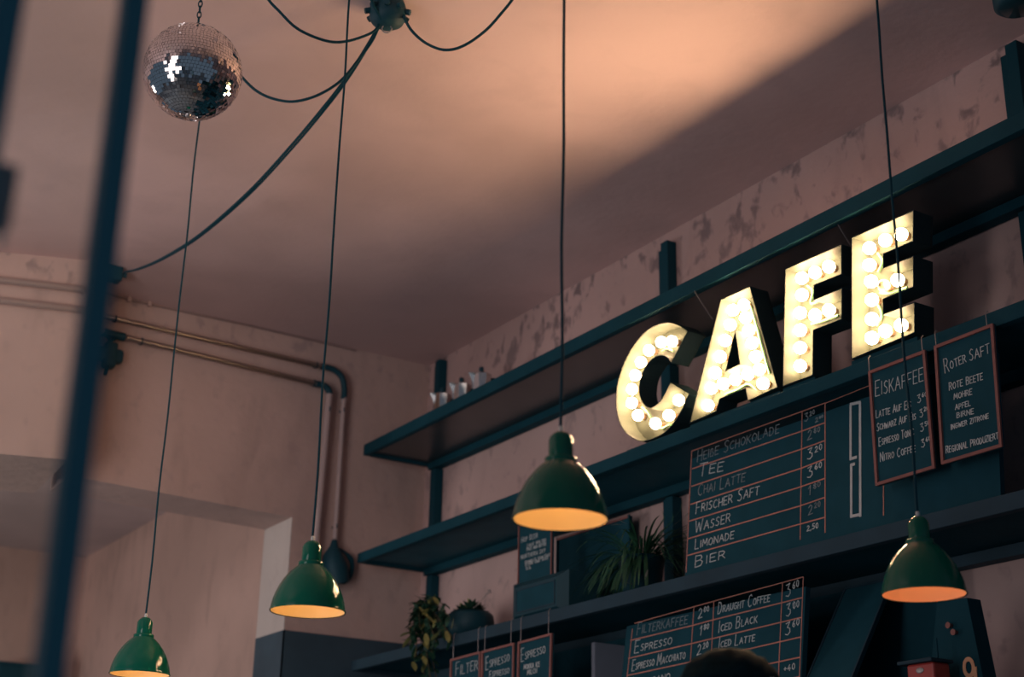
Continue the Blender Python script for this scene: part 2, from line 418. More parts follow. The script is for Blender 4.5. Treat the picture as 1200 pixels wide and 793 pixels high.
for yc, lab in ((5.78, 'black steel wall rail in the room corner, behind the moka pots'),
                (4.035, 'black steel wall rail rising above the top shelf left of the letter sign'),
                (2.39, 'black steel wall rail standing above the top shelf at the right edge of the photo')):
    t = thing('shelf_rail', (XW, yc, TOPC), lab, 'shelf rail', 'steel rails that carry the wall shelves')
    zt = {5.78: 3.775, 4.035: 3.74, 2.39: 3.765}[yc]
    # upright with the slots of the wall shelves left free
    m = MB()
    for a, b in ((TOPC + .001, SC0 - .026), (SC1, SB0 - .026), (SB1, SA0 - .026), (SA1, zt)):
        m.bevel_box(XW - .045, XW - .002, yc - .036, yc + .006, a, b, .002)
        m.box(XW - .030, XW - .002, yc + .008, yc + .036, a, min(b, zt - .02))
    m.build('upright', M['steel'], t)

# ------------------------------------------------------------------ letter sign
XL = 2.884; DEPTH = .075
def letter(name, outer, holes, bulbs, label, garl):
    pts = [on(u, v, 0, XL) for u, v in outer]
    zmin = min(p.z for p in pts); yc = sum(p.y for p in pts) / len(pts)
    t = thing(name, (XL + DEPTH / 2, yc, zmin), label, 'sign letter', 'lit marquee letters on the middle shelf')
    hp = [[on(u, v, 0, XL) for u, v in h] for h in holes]
    def fill(x, thick):                      # back plate cut to the letter's outline
        bm = bmesh.new(); es = []
        for loop in [pts] + hp:
            vs = [bm.verts.new((x, p.y, p.z)) for p in loop]
            es += [bm.edges.new((vs[i], vs[(i + 1) % len(vs)])) for i in range(len(vs))]
        bmesh.ops.triangle_fill(bm, use_beauty=True, use_dissolve=False, edges=es)
        bmesh.ops.solidify(bm, geom=bm.faces[:], thickness=thick)
        return bm
    m = MB().bm(fill(XL + DEPTH - .004, .003)); m.build('back_plate', M['cream'], t)
    ri = MB()
    for loop in [pts] + hp:                  # the return: inside cream, outside dark, rounded lip
        n = len(loop)
        cen = [sum(p[i] for p in loop) / n for i in range(3)]
        area = sum(loop[i].y * loop[(i + 1) % n].z - loop[(i + 1) % n].y * loop[i].z for i in range(n))
        sgn = 1 if area > 0 else -1
        if loop is not pts: sgn = -sgn
        inn = []
        for i in range(n):                   # inset by 2.5 mm
            a, b, c = loop[i - 1], loop[i], loop[(i + 1) % n]
            e1 = Vector((0, b.y - a.y, b.z - a.z)).normalized(); e2 = Vector((0, c.y - b.y, c.z - b.z)).normalized()
            n1 = Vector((0, -e1.z, e1.y)) * sgn; n2 = Vector((0, -e2.z, e2.y)) * sgn
            bi = (n1 + n2)
            bi = bi.normalized() if bi.length > 1e-4 else n1
            inn.append(b + bi * (.0025 / max(.35, bi.dot(n1))))
        for i in range(n):
            j = (i + 1) % n; D = Vector((DEPTH, 0, 0))
            ri.add([loop[i], loop[j], loop[j] + D, loop[i] + D], [(0, 1, 2, 3)], 1)
            ri.add([inn[i], inn[j], inn[j] + D, inn[i] + D], [(0, 1, 2, 3)], 0)
            ri.add([loop[i], loop[j], inn[j], inn[i]], [(0, 1, 2, 3)], 1)
            ri.add([loop[i] + D, loop[j] + D, inn[j] + D, inn[i] + D], [(0, 1, 2, 3)], 1)
    ri.build('side_return', [M['cream'], M['sign_back']], t)
    for i, b in enumerate(bulbs):
        u, v = b[:2]; off = len(b) > 2
        c = on(u, v, 0, XL + DEPTH - .036)
        o = bpy.data.objects.new('sign_bulb', BULB_OFF if off else BULB); COL.objects.link(o); o.parent = t
        o.location = c - WORLD[t]; WORLD[o] = c
        if off: o['label'] = 'unlit yellowish bulb'
        s = bpy.data.objects.new('bulb_socket', SOCK); COL.objects.link(s); s.parent = o; s.location = (0, 0, 0)
    for path in garl:
        g = MB(); g.tube(spline([on(u, v, 0, XL + DEPTH - .014) for u, v in path], 6), .004, 6)
        g.build('garland_wire', M['garland'], t)
    # plinth strip it is screwed to
    y0, y1 = min(p.y for p in pts if p.z < zmin + .06), max(p.y for p in pts if p.z < zmin + .06)
    MB().bevel_box(XL + .012, XL + DEPTH, y0 + .004, y1 + .012, SB1, zmin, .001).build('plinth', M['dark'], t)
    return t
def mesh_of(mb, name, m):
    o = mb.build(name, m, None, (0, 0, 0)); me = o.data; bpy.data.objects.remove(o); return me
def bulb_mesh(name, m): return mesh_of(MB().ball((0, 0, 0), .0185, 20), name, m)
BULB = bulb_mesh('sign_bulb', M['sign_bulb']); BULB_OFF = bulb_mesh('unlit_bulb', M['bulb_off'])
SOCK = mesh_of(MB().tube([(.014, 0, 0), (.034, 0, 0)], .0115, 12), 'bulb_socket', M['socket'])
def z1(l, s=2.4775, ox=700, oy=220): return [(ox + q[0] / s, oy + q[1] / s, *q[2:]) for q in l]
def z2(l): return z1(l, 4.664, 700, 360)
def smooth2(P):
    q = spline([(u, v, 0) for u, v in P], 3); return [(p.x, p.y) for p in q]
C_out = z2([(495, 130), (450, 97), (395, 82), (330, 92), (265, 130), (200, 205), (150, 295), (115, 395), (103, 480), (105, 560), (122, 630),
            (155, 685), (205, 722), (250, 733), (310, 715), (370, 683), (425, 622), (470, 545), (503, 470), (400, 408), (375, 460), (345, 510),
            (310, 540), (285, 547), (255, 528), (235, 490), (230, 440), (240, 380), (265, 325), (300, 283), (340, 263), (375, 270), (403, 303)])
C_out = C_out[:1] + smooth2(C_out[1:18]) + C_out[18:20] + smooth2(C_out[20:])
letter('marquee_letter', C_out, [], z2([(408, 186), (350, 190), (282, 235), (238, 300), (208, 372), (190, 448), (188, 522), (222, 590), (318, 635), (392, 590), (445, 508)]),
       'lit letter C, leftmost of the four bulb letters', [z2([(355, 240), (385, 225), (415, 240)]), z2([(245, 545), (275, 570), (300, 610), (345, 660), (400, 640)])])
A_out = [(844.7, 350.7), (878.8, 335.4), (911.3, 453.6), (876.2, 470), (873.6, 455.3), (843.3, 467.5), (839.3, 482), (808, 495.9)]
A_hole = [(861.5, 389), (866.7, 426), (850.6, 434)]
letter('marquee_letter', A_out, [A_hole], z1([(425, 340), (394, 355), (430, 377), (386, 398), (440, 413), (372, 443), (450, 450), (357, 490), (460, 490), (343, 537), (437, 541),
       (470, 527), (401, 556), (365, 569), (331, 582), (322, 632), (481, 568)]),
       'lit letter A, between the C and the F of the bulb sign', [z1([(372, 600), (410, 585), (440, 570), (470, 600)]), z1([(440, 330), (462, 400), (480, 470), (500, 540)])])
F_out = [(920.2, 315), (986.3, 286), (986.3, 321.3), (954.2, 334.2), (953.7, 350.8), (987, 337), (986.3, 374), (953, 387), (952.5, 439.6), (917, 453)]
letter('marquee_letter', F_out, [], z1([(594, 262), (632, 246), (672, 229), (594, 311), (589, 363), (632, 370), (672, 355), (589, 413), (589, 464), (589, 517)]),
       'lit letter F, between the A and the E of the bulb sign', [z1([(610, 285), (625, 300), (620, 335), (640, 330)]), z1([(622, 395), (660, 385), (700, 370)])])
E_out = [(997.7, 278.4), (1070.8, 245.9), (1070.3, 282.5), (1035.5, 297.6), (1035.5, 313.4), (1070.8, 299.4), (1070.8, 336), (1035, 350.6), (1035.5, 367.4), (1072, 353.6),
         (1072, 389.5), (997.7, 421)]
letter('marquee_letter', E_out, [], z1([(790, 175), (836, 152), (882, 135), (790, 224), (795, 272), (832, 284, 1), (872, 268), (797, 325), (797, 381), (797, 436), (836, 416), (882, 399)]),
       'lit letter E, rightmost of the bulb letters, with one unlit bulb', [z1([(815, 190), (828, 215), (815, 245)]), z1([(820, 305), (850, 305), (900, 290)]), z1([(815, 340), (826, 370), (812, 400)])])
# stay wires from the top shelf to the letters
for (u0, v0), (u1, v1), lab in (((814, 341), (835, 374), 'thin stay wire between the top shelf and the letter A'),
                                ((982, 263), (999, 291), 'thin stay wire between the top shelf and the gap left of the letter E')):
    a = on(u0, v0, 2, SA0); b = on(u1, v1, 0, XL + DEPTH)
    tag(MB().tube([(a.x, a.y, SA0), b], .0022, 6).build('stay_wire', M['alu']), lab, 'wire', 'stay wires of the letter sign')

# ------------------------------------------------------------------ menu boards
def zb1(x, y): return (700 + x / 3.05, 440 + y / 3.05)
def zb2(x, y): return (730 + x / 5.4545, 670 + y / 5.4545)
def solve_lean(p, top, bot):                  # lean that makes a side edge seen from top to bot run along the slope (no sideways skew)
    best = (9, 0)
    for i in range(-40, 120):
        k = i / 100; n = Vector((-1, 0, k)).normalized()
        a, b = on_pl(*top, p, n), on_pl(*bot, p, n)
        e = abs((b.y - a.y) / (b.z - a.z))
        if e < best[0]: best = (e, k)
    return best[1]
# big upper board, standing on the lowest shelf and leaning back
pb = on(870, 650, 2, SC1 + .002); pb = Vector((XS + .03, pb.y, SC1 + .002))
K1 = max(.05, min(.35, solve_lean(pb, zb1(338, 270), zb1(318, 702))))
B1 = Board(pb, K1)
print('lean1', K1)
yl = B1.at(804, 668).y; ztop = SB0 - .03
t = thing('menu_board', (pb.x, yl - .5, SC1), 'long black menu board headed hot chocolate, standing under the letter sign', 'menu board')
def bpt(b, y, z): return Vector((b.p.x + b.n.z / -b.n.x * (z - b.p.z), y, z))
yr = B1.at(1172, 560).y
quad = [bpt(B1, yl + .004, SC1 + .002), bpt(B1, yr, SC1 + .002), bpt(B1, yr, ztop), bpt(B1, yl + .004, ztop)]
MB().slab(quad, -B1.n * .016).build('board_panel', M['slate'], t)
m = MB()
L = lambda a, b, w=.003: B1.line(m, zb1(*a), zb1(*b), w)
L((338, 270), (318, 702)); L((733, 128), (726, 585)); L((815, 98), (815, 560), .0038)
L((338, 270), (733, 128)); L((733, 128), (815, 98))
for a, b, c in (((340, 333), (733, 198), (815, 168)), ((338, 396), (733, 262), (815, 232)), ((335, 460), (733, 330), (815, 298)),
                ((330, 520), (730, 397), (815, 367)), ((325, 583), (728, 465), (815, 435)), ((322, 643), (728, 530), (815, 506))):
    L(a, b, .0036); L(b, c, .0036)
B1.line(m, (967.6, 472.5), (1020, 451.4), .0022); B1.line(m, (1035.7, 450), (1035.7, 603.5), .003)
m.build('grid_lines', M['line'], t)
rows = [('HEIßE SCHOKOLADE', (358, 306), (650, 203), 9), ('TEE', (362, 360), (450, 340), 10), ('CHAI LATTE', (360, 428), (528, 376), 9),
        ('FRISCHER SAFT', (353, 492), (578, 424), 9), ('WASSER', (350, 560), (475, 522), 9.5), ('LIMONADE', (350, 619), (488, 581), 8), ('BIER', (350, 682), (457, 652), 9)]
def rows_of(B, t, items, w, mt=None):
    for it in items:
        s, a, b, h = it[:4]; m = MB(); dim = len(it) > 5 and it[5]
        B.text(m, s, a, b, h, w, cap=it[4])
        o = m.build('chalk_line', M['chalk_dim'] if dim else M['chalk'], t)
        if dim: o['label'] = 'half wiped chalk line'
rows_of(B1, t, [(s, zb1(*a), zb1(*b), h, 1.45, i in (0, 2)) for i, (s, a, b, h) in enumerate(rows)], .0023)
rows_of(B1, t, [(s, zb1(*a), zb1(*b), h, 1, mm) for s, a, b, h, mm in
        [('3^20', (742, 165), (775, 150), 9, 1), ('2^80', (780, 168), (806, 156), 5, 1), ('2^80', (752, 232), (793, 216), 11, 1), ('3^20', (752, 300), (800, 282), 12, 0),
         ('3^60', (752, 366), (800, 346), 12, 0), ('1^80', (755, 428), (795, 412), 11, 1), ('2^20', (755, 497), (795, 482), 11, 1), ('2,50', (750, 555), (790, 543), 6, 0)]], .0023)
m = MB()                                      # tall squared figure 9
z4 = lambda x, y: (960 + x / 2.642, 340 + y / 2.642)
for a, b in (((98, 357), (98, 522)), ((127, 350), (128, 698)), ((98, 353), (127, 347)), ((98, 522), (115, 517)), ((100, 541), (100, 700)), ((100, 700), (128, 694)), ((100, 541), (109, 538))):
    B1.line(m, z4(*a), z4(*b), .0085)
m.build('figure_nine', M['white_paint'], t)['label'] = 'tall white painted figure 9'

# lower board, leaning on the wall below the lowest shelf
pt = Vector((2.965, on(840, 703, 0, 2.965).y, on(840, 703, 0, 2.965).z))
K2 = max(.05, min(.6, solve_lean(pt, zb2(62, 365), zb2(28, 671)) * .5 + .5 * solve_lean(pt, zb2(1155, 32), zb2(1130, 671))))
print('lean2', K2)
B2 = Board(pt, K2)
a, b = B2.at(*zb2(60, 330)), B2.at(*zb2(1160, 30))
t = thing('menu_board', (B2.at(840, 793).x, (a.y + b.y) / 2, TOPC), 'black menu board headed filter coffee below the lowest shelf, partly hidden by a head', 'menu board')
zt2 = SC0 - .045
quad = [bpt(B2, a.y + .03, TOPC + .003), bpt(B2, b.y - .008, TOPC + .003), bpt(B2, b.y - .008, zt2), bpt(B2, a.y + .03, zt2)]
MB().slab(quad, -B2.n * .018).build('board_panel', M['slate'], t)
m = MB(); L = lambda a, b, w=.003: B2.line(m, zb2(*a), zb2(*b), w)
L((78, 328), (583, 187)); L((583, 187), (1155, 32)); L((62, 365), (0, 923)); L((455, 225), (418, 800)); L((583, 187), (552, 850)); L((1022, 75), (990, 800)); L((1155, 32), (1126, 790))
for pts_ in (((50, 438), (455, 340), (583, 305), (1145, 165)), ((38, 552), (440, 458), (578, 425), (1145, 290)), ((28, 662), (435, 575), (575, 545), (1142, 415)), ((14, 785), (430, 695), (570, 665), (1135, 545)),
             ((0, 905), (425, 815), (565, 785), (1130, 670))):
    for p, q in zip(pts_, pts_[1:]): L(p, q, .0036)
m.build('grid_lines', M['line'], t)
rows_of(B2, t, [(s, zb2(*a_), zb2(*b_), h, c, s[0] == 'F') for s, a_, b_, h, c in
        (('FILTERKAFFEE', (90, 398), (412, 330), 9, 1.5), ('ESPRESSO', (75, 515), (312, 460), 7.5, 1.9), ('ESPRESSO MACCHIATO', (58, 628), (398, 552), 7, 1.8), ('AMERICANO', (45, 740), (300, 682), 6.5, 1.8),
         ('DRAUGHT COFFEE', (608, 262), (940, 188), 7.5, 1.8), ('ICED BLACK', (612, 382), (858, 322), 7.5, 1.8), ('ICED LATTE', (612, 484), (842, 442), 7, 1.8))], .0022)
rows_of(B2, t, [(s, zb2(*a_), zb2(*b_), h, 1) for s, a_, b_, h in
        (('2^00', (482, 298), (545, 278), 11), ('1^80', (490, 405), (542, 395), 11), ('2^20', (475, 535), (540, 515), 12), ('3^60', (1045, 160), (1122, 128), 14), ('3^00', (1045, 282), (1122, 255), 14),
         ('3^60', (1040, 402), (1122, 375), 14), ('+40', (1030, 640), (1100, 622), 7))], .0022)

# small slates hung on wires from the shelf edges
def hung_slate(c, wires, top_z, x, lines, label, group, fw=.0085, k=0.0):
    """c: four corners in the photo, clockwise from top left"""
    B = Board((x, 0, 0), k); P = [B.at(*q) for q in c]
    t = thing('hanging_slate', ((P[2] + P[3]) / 2), label, 'chalkboard', group)
    MB().slab(P, Vector((.007, 0, 0))).build('slate_panel', M['slate'], t)
    m = MB(); cen = sum(P, Vector()) / 4
    Q = [p + (cen - p).normalized() * fw * .6 for p in P]
    for i in range(4): m.ribbon(Q[i], Q[(i + 1) % 4], fw, B.n, .006)
    m.build('frame', M['frame'], t)
    for u, v in wires:
        p = B.at(u, v); m = MB().tube([(p.x - .004, p.y, p.z - .004), (p.x - .004, p.y, top_z - .006), (p.x + .004, p.y, top_z + .002)], .0011, 6)
        m.build('hanging_wire', M['alu'], t)
    rows_of(B, t, lines, .0019)
    return t
XH = XS - .024
ze = lambda x, y: (1010 + x / 4.41, 400 + y / 4.41)
hung_slate([ze(42, 155), ze(330, 45), ze(382, 657), ze(80, 748)], [ze(44, 152), ze(318, 48)], SB1, XH,
    [('EISKAFFEE', ze(72, 285), ze(318, 205), 15, 1.2), ('LATTE AUF EIS', ze(75, 395), ze(255, 340), 7, 1.3), ('3^60', ze(290, 318), ze(335, 300), 9, 1), ('SCHWARZ AUF EIS', ze(80, 462), ze(280, 400), 6.5, 1.4),
     ('3^20', ze(302, 390), ze(345, 372), 9, 1), ('ESPRESSO TONIC', ze(90, 540), ze(270, 482), 7, 1.4), ('3^50', ze(305, 465), ze(350, 447), 9, 1), ('NITRO COFFEE', ze(97, 620), ze(278, 568), 7, 1.5), ('3^60', ze(310, 547), ze(356, 528), 9, 1)],
    'red framed hanging slate headed EISKAFFEE below the letter E', 'slates hung from the middle shelf')
zr_ = lambda x, y: (1080 + x / 3.964, 360 + y / 3.964)
hung_slate([zr_(66, 180), zr_(335, 76), zr_(378, 650), zr_(100, 732)], [zr_(72, 176), zr_(308, 86)], SB1, XH,
    [('ROTER', zr_(110, 300), zr_(208, 252), 9, 1.9), ('SAFT', zr_(225, 248), zr_(318, 212), 11, 1.2), ('ROTE BEETE', zr_(130, 385), zr_(285, 335), 7.5, 1.2), ('MÖHRE'.replace('Ö', 'O'), zr_(152, 428), zr_(235, 405), 6.5, 1),
     ('APFEL', zr_(158, 477), zr_(228, 457), 6, 1), ('BIRNE', zr_(165, 513), zr_(243, 493), 6, 1), ('INGWER ZITRONE', zr_(138, 568), zr_(312, 515), 5.5, 1.1), ('REGIONAL PRODUZIERT', zr_(115, 678), zr_(358, 610), 7, 1.2)],
    'red framed hanging slate headed ROTER SAFT, rightmost under the letter sign', 'slates hung from the middle shelf')
zs = lambda x, y: (470 + x / 6.3158, 690 + y / 6.3158)
XH2 = XS - .024
ext = lambda a, b, f: (a[0] + (b[0] - a[0]) * f, a[1] + (b[1] - a[1]) * f)
hung_slate([zs(373, 520), zs(592, 462), zs(585, 1010), zs(362, 1075)], [zs(392, 515), zs(575, 466)], SC1, XH2,
    [('FILTER', zs(405, 640), zs(568, 595), 11, 1.4), ('KENIA', zs(430, 725), zs(545, 695), 7, 1)], 'red framed hanging slate headed FILTER, leftmost below the trailing plant', 'slates hung from the lowest shelf', .008)
hung_slate([zs(605, 460), zs(842, 398), zs(832, 950), zs(596, 1015)], [zs(626, 455), zs(820, 404)], SC1, XH2,
    [('ESPRESSO', zs(628, 590), zs(803, 530), 8, 1.9), ('ESPRESSO', zs(655, 655), zs(800, 622), 6, 1.3)], 'red framed hanging slate headed ESPRESSO, middle of the three low slates', 'slates hung from the lowest shelf', .008)
hung_slate([zs(875, 392), zs(1122, 326), zs(1108, 880), zs(862, 950)], [zs(892, 388), zs(1098, 333)], SC1, XH2,
    [('ESPRESSO', zs(890, 530), zs(1068, 470), 8, 1.9), ('MOKKA ICE', zs(910, 594), zs(1028, 572), 5.5, 1), ('MILCH', zs(935, 635), zs(1005, 618), 5.5, 1)],
    'red framed hanging slate headed ESPRESSO, right one of the three low slates', 'slates hung from the lowest shelf', .008)

# ------------------------------------------------------------------ loudspeaker, small slate and big framed slate on the lowest shelf
x0 = XS + .03
fr = [on(u, v, 0, x0) for u, v in ((604, 689), (650, 676.5), (652, 704), (606, 716))]
zlow = SC1
t = thing('loudspeaker', (x0 + .08, (fr[0].y + fr[1].y) / 2, zlow), 'black chamfered loudspeaker lying on the lowest shelf under the small slate', 'speaker')
fz0, fz1 = zlow + .022, max(fr[0].z, fr[1].z); fy0, fy1 = max(fr[0].y, fr[3].y), min(fr[1].y, fr[2].y)
m = MB(); X1 = x0 + .03; X2 = x0 + .17
front = [(x0, fy0, fz0), (x0, fy1, fz0), (x0, fy1, fz1), (x0, fy0, fz1)]
mid = [(X1, fy0 + .06, zlow), (X1, fy1 - .035, zlow), (X1, fy1 - .035, fz1 + .025), (X1, fy0 + .06, fz1 + .025)]
back = [(X2, p[1], p[2]) for p in mid]
m.add(front + mid + back, [(3, 2, 1, 0), (8, 9, 10, 11)] + [(i, (i + 1) % 4, 4 + (i + 1) % 4, 4 + i) for i in range(4)] + [(4 + i, 4 + (i + 1) % 4, 8 + (i + 1) % 4, 8 + i) for i in range(4)])
m.build('cabinet', M['box'], t)
g = MB()
gp = [(x0, fy0 - .012, fz0 + .012), (x0, fy1 + .012, fz0 + .012), (x0, fy1 + .012, fz1 - .012), (x0, fy0 - .012, fz1 - .012)]
for i in range(4): g.ribbon(gp[i], gp[(i + 1) % 4], .005, (-1, 0, 0), .003)
g.build('grille_frame', M['beam'], t)
MB().slab(gp, (-.0015, 0, 0)).build('grille', M['slate'], t)
spk_top = fz1 + .025
# small slate standing on the speaker
xs2 = X1 + .03
B3 = Board((xs2, 0, 0), 0)
P = [B3.at(607.5, 622), B3.at(647, 612), B3.at(647.5, 661.5), B3.at(608.5, 674)]
ty0, ty1 = (P[0].y + P[3].y) / 2, (P[1].y + P[2].y) / 2
t = thing('small_slate', (xs2, (ty0 + ty1) / 2, spk_top), 'small slate with tight chalk writing standing on the loudspeaker, below the middle green lamp', 'chalkboard')
q = [Vector((xs2, ty0, spk_top)), Vector((xs2, ty1, spk_top)), Vector((xs2, ty1, P[1].z + .02)), Vector((xs2, ty0, P[0].z + .02))]
MB().slab(q, (.008, 0, 0)).build('slate_panel', M['slate'], t)
m = MB()
cen = sum(q, Vector()) / 4; Q = [p + (cen - p).normalized() * .003 for p in q]
for i in range(4): m.ribbon(Q[i], Q[(i + 1) % 4], .0045, (-1, 0, 0), .005)
m.build('frame', M['frame'], t)
zz = lambda x, y: (590 + x / 6.609, 600 + y / 6.609)
rows_of(B3, t, [(s, a_, b_, h, 1.2) for s, a_, b_, h in (('HOP BEER', zz(140, 235), zz(265, 195), 5), ('LIGHT MALTED', zz(185, 272), zz(332, 225), 3.4), ('PALE AND BITTER', zz(182, 300), zz(332, 255), 3.2), ('NORTHERN SKY', zz(135, 365), zz(325, 308), 4.2),
                     ('DUNKLES VOM FASS', zz(170, 400), zz(370, 335), 3), ('STARK UND SUSS', zz(168, 420), zz(345, 362), 3), ('0,5L', zz(175, 447), zz(215, 436), 3))], .0014)
# big dark framed slate behind
xb = XW - .06
B4 = Board((xb, 0, 0), 0)
a, b = B4.at(654, 631), B4.at(738, 604)
t = thing('framed_slate', (xb, (a.y + b.y) / 2, SC1), 'large blank dark slate with reddish top edge standing between loudspeaker and grassy plant', 'chalkboard')
q = [Vector((xb, a.y, SC1)), Vector((xb, b.y, SC1)), Vector((xb, b.y, (a.z + b.z) / 2)), Vector((xb, a.y, (a.z + b.z) / 2))]
MB().slab(q, (.012, 0, 0)).build('slate_panel', M['slate'], t)
m = MB(); m.ribbon(q[2] + Vector((0, 0, -.004)), q[3] + Vector((0, 0, -.004)), .008, (-1, 0, 0), .006); m.build('top_frame', M['frame'], t)
m = MB(); m.ribbon(q[1], q[2], .008, (-1, 0, 0), .006); m.ribbon(q[0], q[3], .008, (-1, 0, 0), .006); m.build('side_frame', M['dark'], t)

# ------------------------------------------------------------------ plants
def leaf(mb, base, d, ln, w, mi=0, bend=.3, nseg=5, fold=.15):
    d = Vector(d).normalized(); side = d.cross(Vector((0, 0, 1)))
    side = side.normalized() if side.length > .05 else Vector((0, 1, 0)); nn = side.cross(d)
    vs = []; p = Vector(base); dd = d.copy()
    for i in range(nseg + 1):
        t = i / nseg; ww = w * math.sin(PI * (.08 + .90 * t)) ** .8 * .5
        vs += [p - side * ww + nn * ww * fold, p.copy(), p + side * ww + nn * ww * fold]
        dd = (dd + Vector((0, 0, -bend / nseg))).normalized(); p = p + dd * (ln / nseg)
    fs = []
    for i in range(nseg):
        for k in (0, 1): fs.append((i * 3 + k, i * 3 + k + 1, i * 3 + k + 4, i * 3 + k + 3))
    mb.add(vs, fs, mi, True)
rnd = random.Random(11)
# trailing plant at the far end of the lowest shelf
c = on(514, 738, 0, XS + .10); c.z = SC1
t = thing('trailing_plant', c, 'trailing plant with yellow-edged leaves hanging over the far end of the lowest shelf', 'plant')
MB().lathe([(0, 0), (.055, 0), (.07, .10), (.074, .12), (.066, .12), (.06, .1), (0, .1)], c, 28).build('pot', M['pot_y'], t)
fol, st = MB(), MB()
TIPS = [(484, 752), (488, 770), (500, 776), (511, 752), (492, 735), (485, 743), (497, 790), (507, 765), (522, 742), (530, 747), (505, 800), (516, 815), (490, 720), (502, 712), (520, 708), (527, 722)]
for i, (u, v) in enumerate(TIPS):
    tip = on(u, v, 0, XS - .02 - rnd.uniform(0, .05)); top = c + Vector((-.03, 0, .12))
    midp = top.lerp(tip, .45) + Vector((-.035, 0, .05))
    path = spline([top, midp, tip], 7); st.tube(path, .002, 5)
    for j, p in enumerate(path[2:]):
        for s_ in (0, 1):
            yel = rnd.random() < .10
            leaf(fol, p, (rnd.uniform(-1, .3), rnd.uniform(-1, 1), rnd.uniform(-.9, .5)), rnd.uniform(.035, .06), rnd.uniform(.014, .024), 1 if yel else 0, .5)
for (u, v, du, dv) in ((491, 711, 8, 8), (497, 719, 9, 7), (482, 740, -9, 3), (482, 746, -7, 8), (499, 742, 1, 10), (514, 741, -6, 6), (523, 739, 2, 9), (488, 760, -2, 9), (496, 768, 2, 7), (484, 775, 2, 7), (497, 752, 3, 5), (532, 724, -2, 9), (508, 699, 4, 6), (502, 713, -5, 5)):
    p = on(u, v, 0, XS - .075); q = on(u + du, v + dv, 0, XS - .08)   # bright yellow leaves, with caught light put into their colour
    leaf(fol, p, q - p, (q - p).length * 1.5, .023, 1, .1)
for i in range(40):
    a_ = rnd.uniform(0, 2 * PI); leaf(fol, c + Vector((math.cos(a_) * .03, math.sin(a_) * .03, .11)), (math.cos(a_) - .2, math.sin(a_), rnd.uniform(.1, 1.1)), rnd.uniform(.05, .085), .024, 1 if rnd.random() < .1 else 0, .7)
fol.build('foliage', [M['leaf'], M['leaf_y']], t); st.build('stems', M['stem'], t)
# round pot with a succulent rosette
c = on(551, 735, 0, XS + .13); c.z = SC1
t = thing('succulent_pot', c, 'round black bowl with dark rosettes and a flower stalk, right of the trailing plant', 'plant')
MB().lathe([(0, 0), (.05, 0), (.085, .03), (.098, .07), (.092, .105), (.075, .12), (.07, .112), (0, .11)], c, 32).build('bowl', M['pot'], t)
fol = MB()
for k, (dx, dy, r) in enumerate(((-.02, -.035, .055), (-.01, .045, .05), (.03, 0, .05))):
    for i in range(26):
        a_ = i * 2.399; e = .15 + 1.1 * i / 26
        leaf(fol, c + Vector((dx, dy, .115)), (math.cos(a_) * math.cos(e), math.sin(a_) * math.cos(e), math.sin(e)), r, .02, 1 if i % 11 == 3 else 0, .15, 4, .3)
fol.build('rosettes', [M['leaf'], M['leaf_y']], t)
a, b = on(562, 706, 0, c.x - .03), on(573, 692, 0, c.x - .03)
m = MB().tube(spline([c + Vector((-.02, -.03, .12)), a, b], 5), .0015, 5)
for i in range(7): m.ball(b + Vector((rnd.uniform(-.006, .006), rnd.uniform(-.006, .006), rnd.uniform(-.012, .004))), .0035, 8)
m.build('flower_stalk', M['leaf_dry'], t)
# grassy plant in front of the middle rail
c = on(752, 690, 0, XS + .15); c.z = SC1
t = thing('grass_plant', c, 'spiky green grass-leaved plant in a dark pot left of the hot drinks menu', 'plant')
MB().lathe([(0, 0), (.06, 0), (.078, .13), (.082, .15), (.072, .15), (.066, .12), (0, .12)], c, 30).build('pot', M['pot'], t)
fol = MB()
for i in range(260):
    a_ = rnd.uniform(0, 2 * PI); e = rnd.uniform(.1, 1.25); ln = rnd.uniform(.17, .31)
    base = c + Vector((math.cos(a_) * .03, math.sin(a_) * .03, .13))
    d = Vector((math.cos(a_) * math.cos(e), math.sin(a_) * math.cos(e), math.sin(e)))
    if d.x > .25: d.x = .25
    if d.y < -.45: d.y = -.45
    leaf(fol, base, d, ln, rnd.uniform(.005, .009), 0, rnd.uniform(1.2, 2.8), 9)
for p in fol.v:
    p.z = max(p.z, SC1 + .004)
    p.x = min(p.x, XW - .07)
fol.build('blades', M['leaf_g'], t)
m = MB()
for (u0, v0), (u1, v1) in (((732, 682), (743, 684)), ((756, 679), (759, 667)), ((716, 606), (735, 612)), ((716, 615), (732, 613))):
    p, q = on(u0, v0, 0, XS + .02), on(u1, v1, 0, XS + .02)
    leaf(m, p, q - p, (q - p).length, .007, 0, .1)
m.build('dry_blades', M['leaf_dry'], t)['label'] = 'dried pale blades'

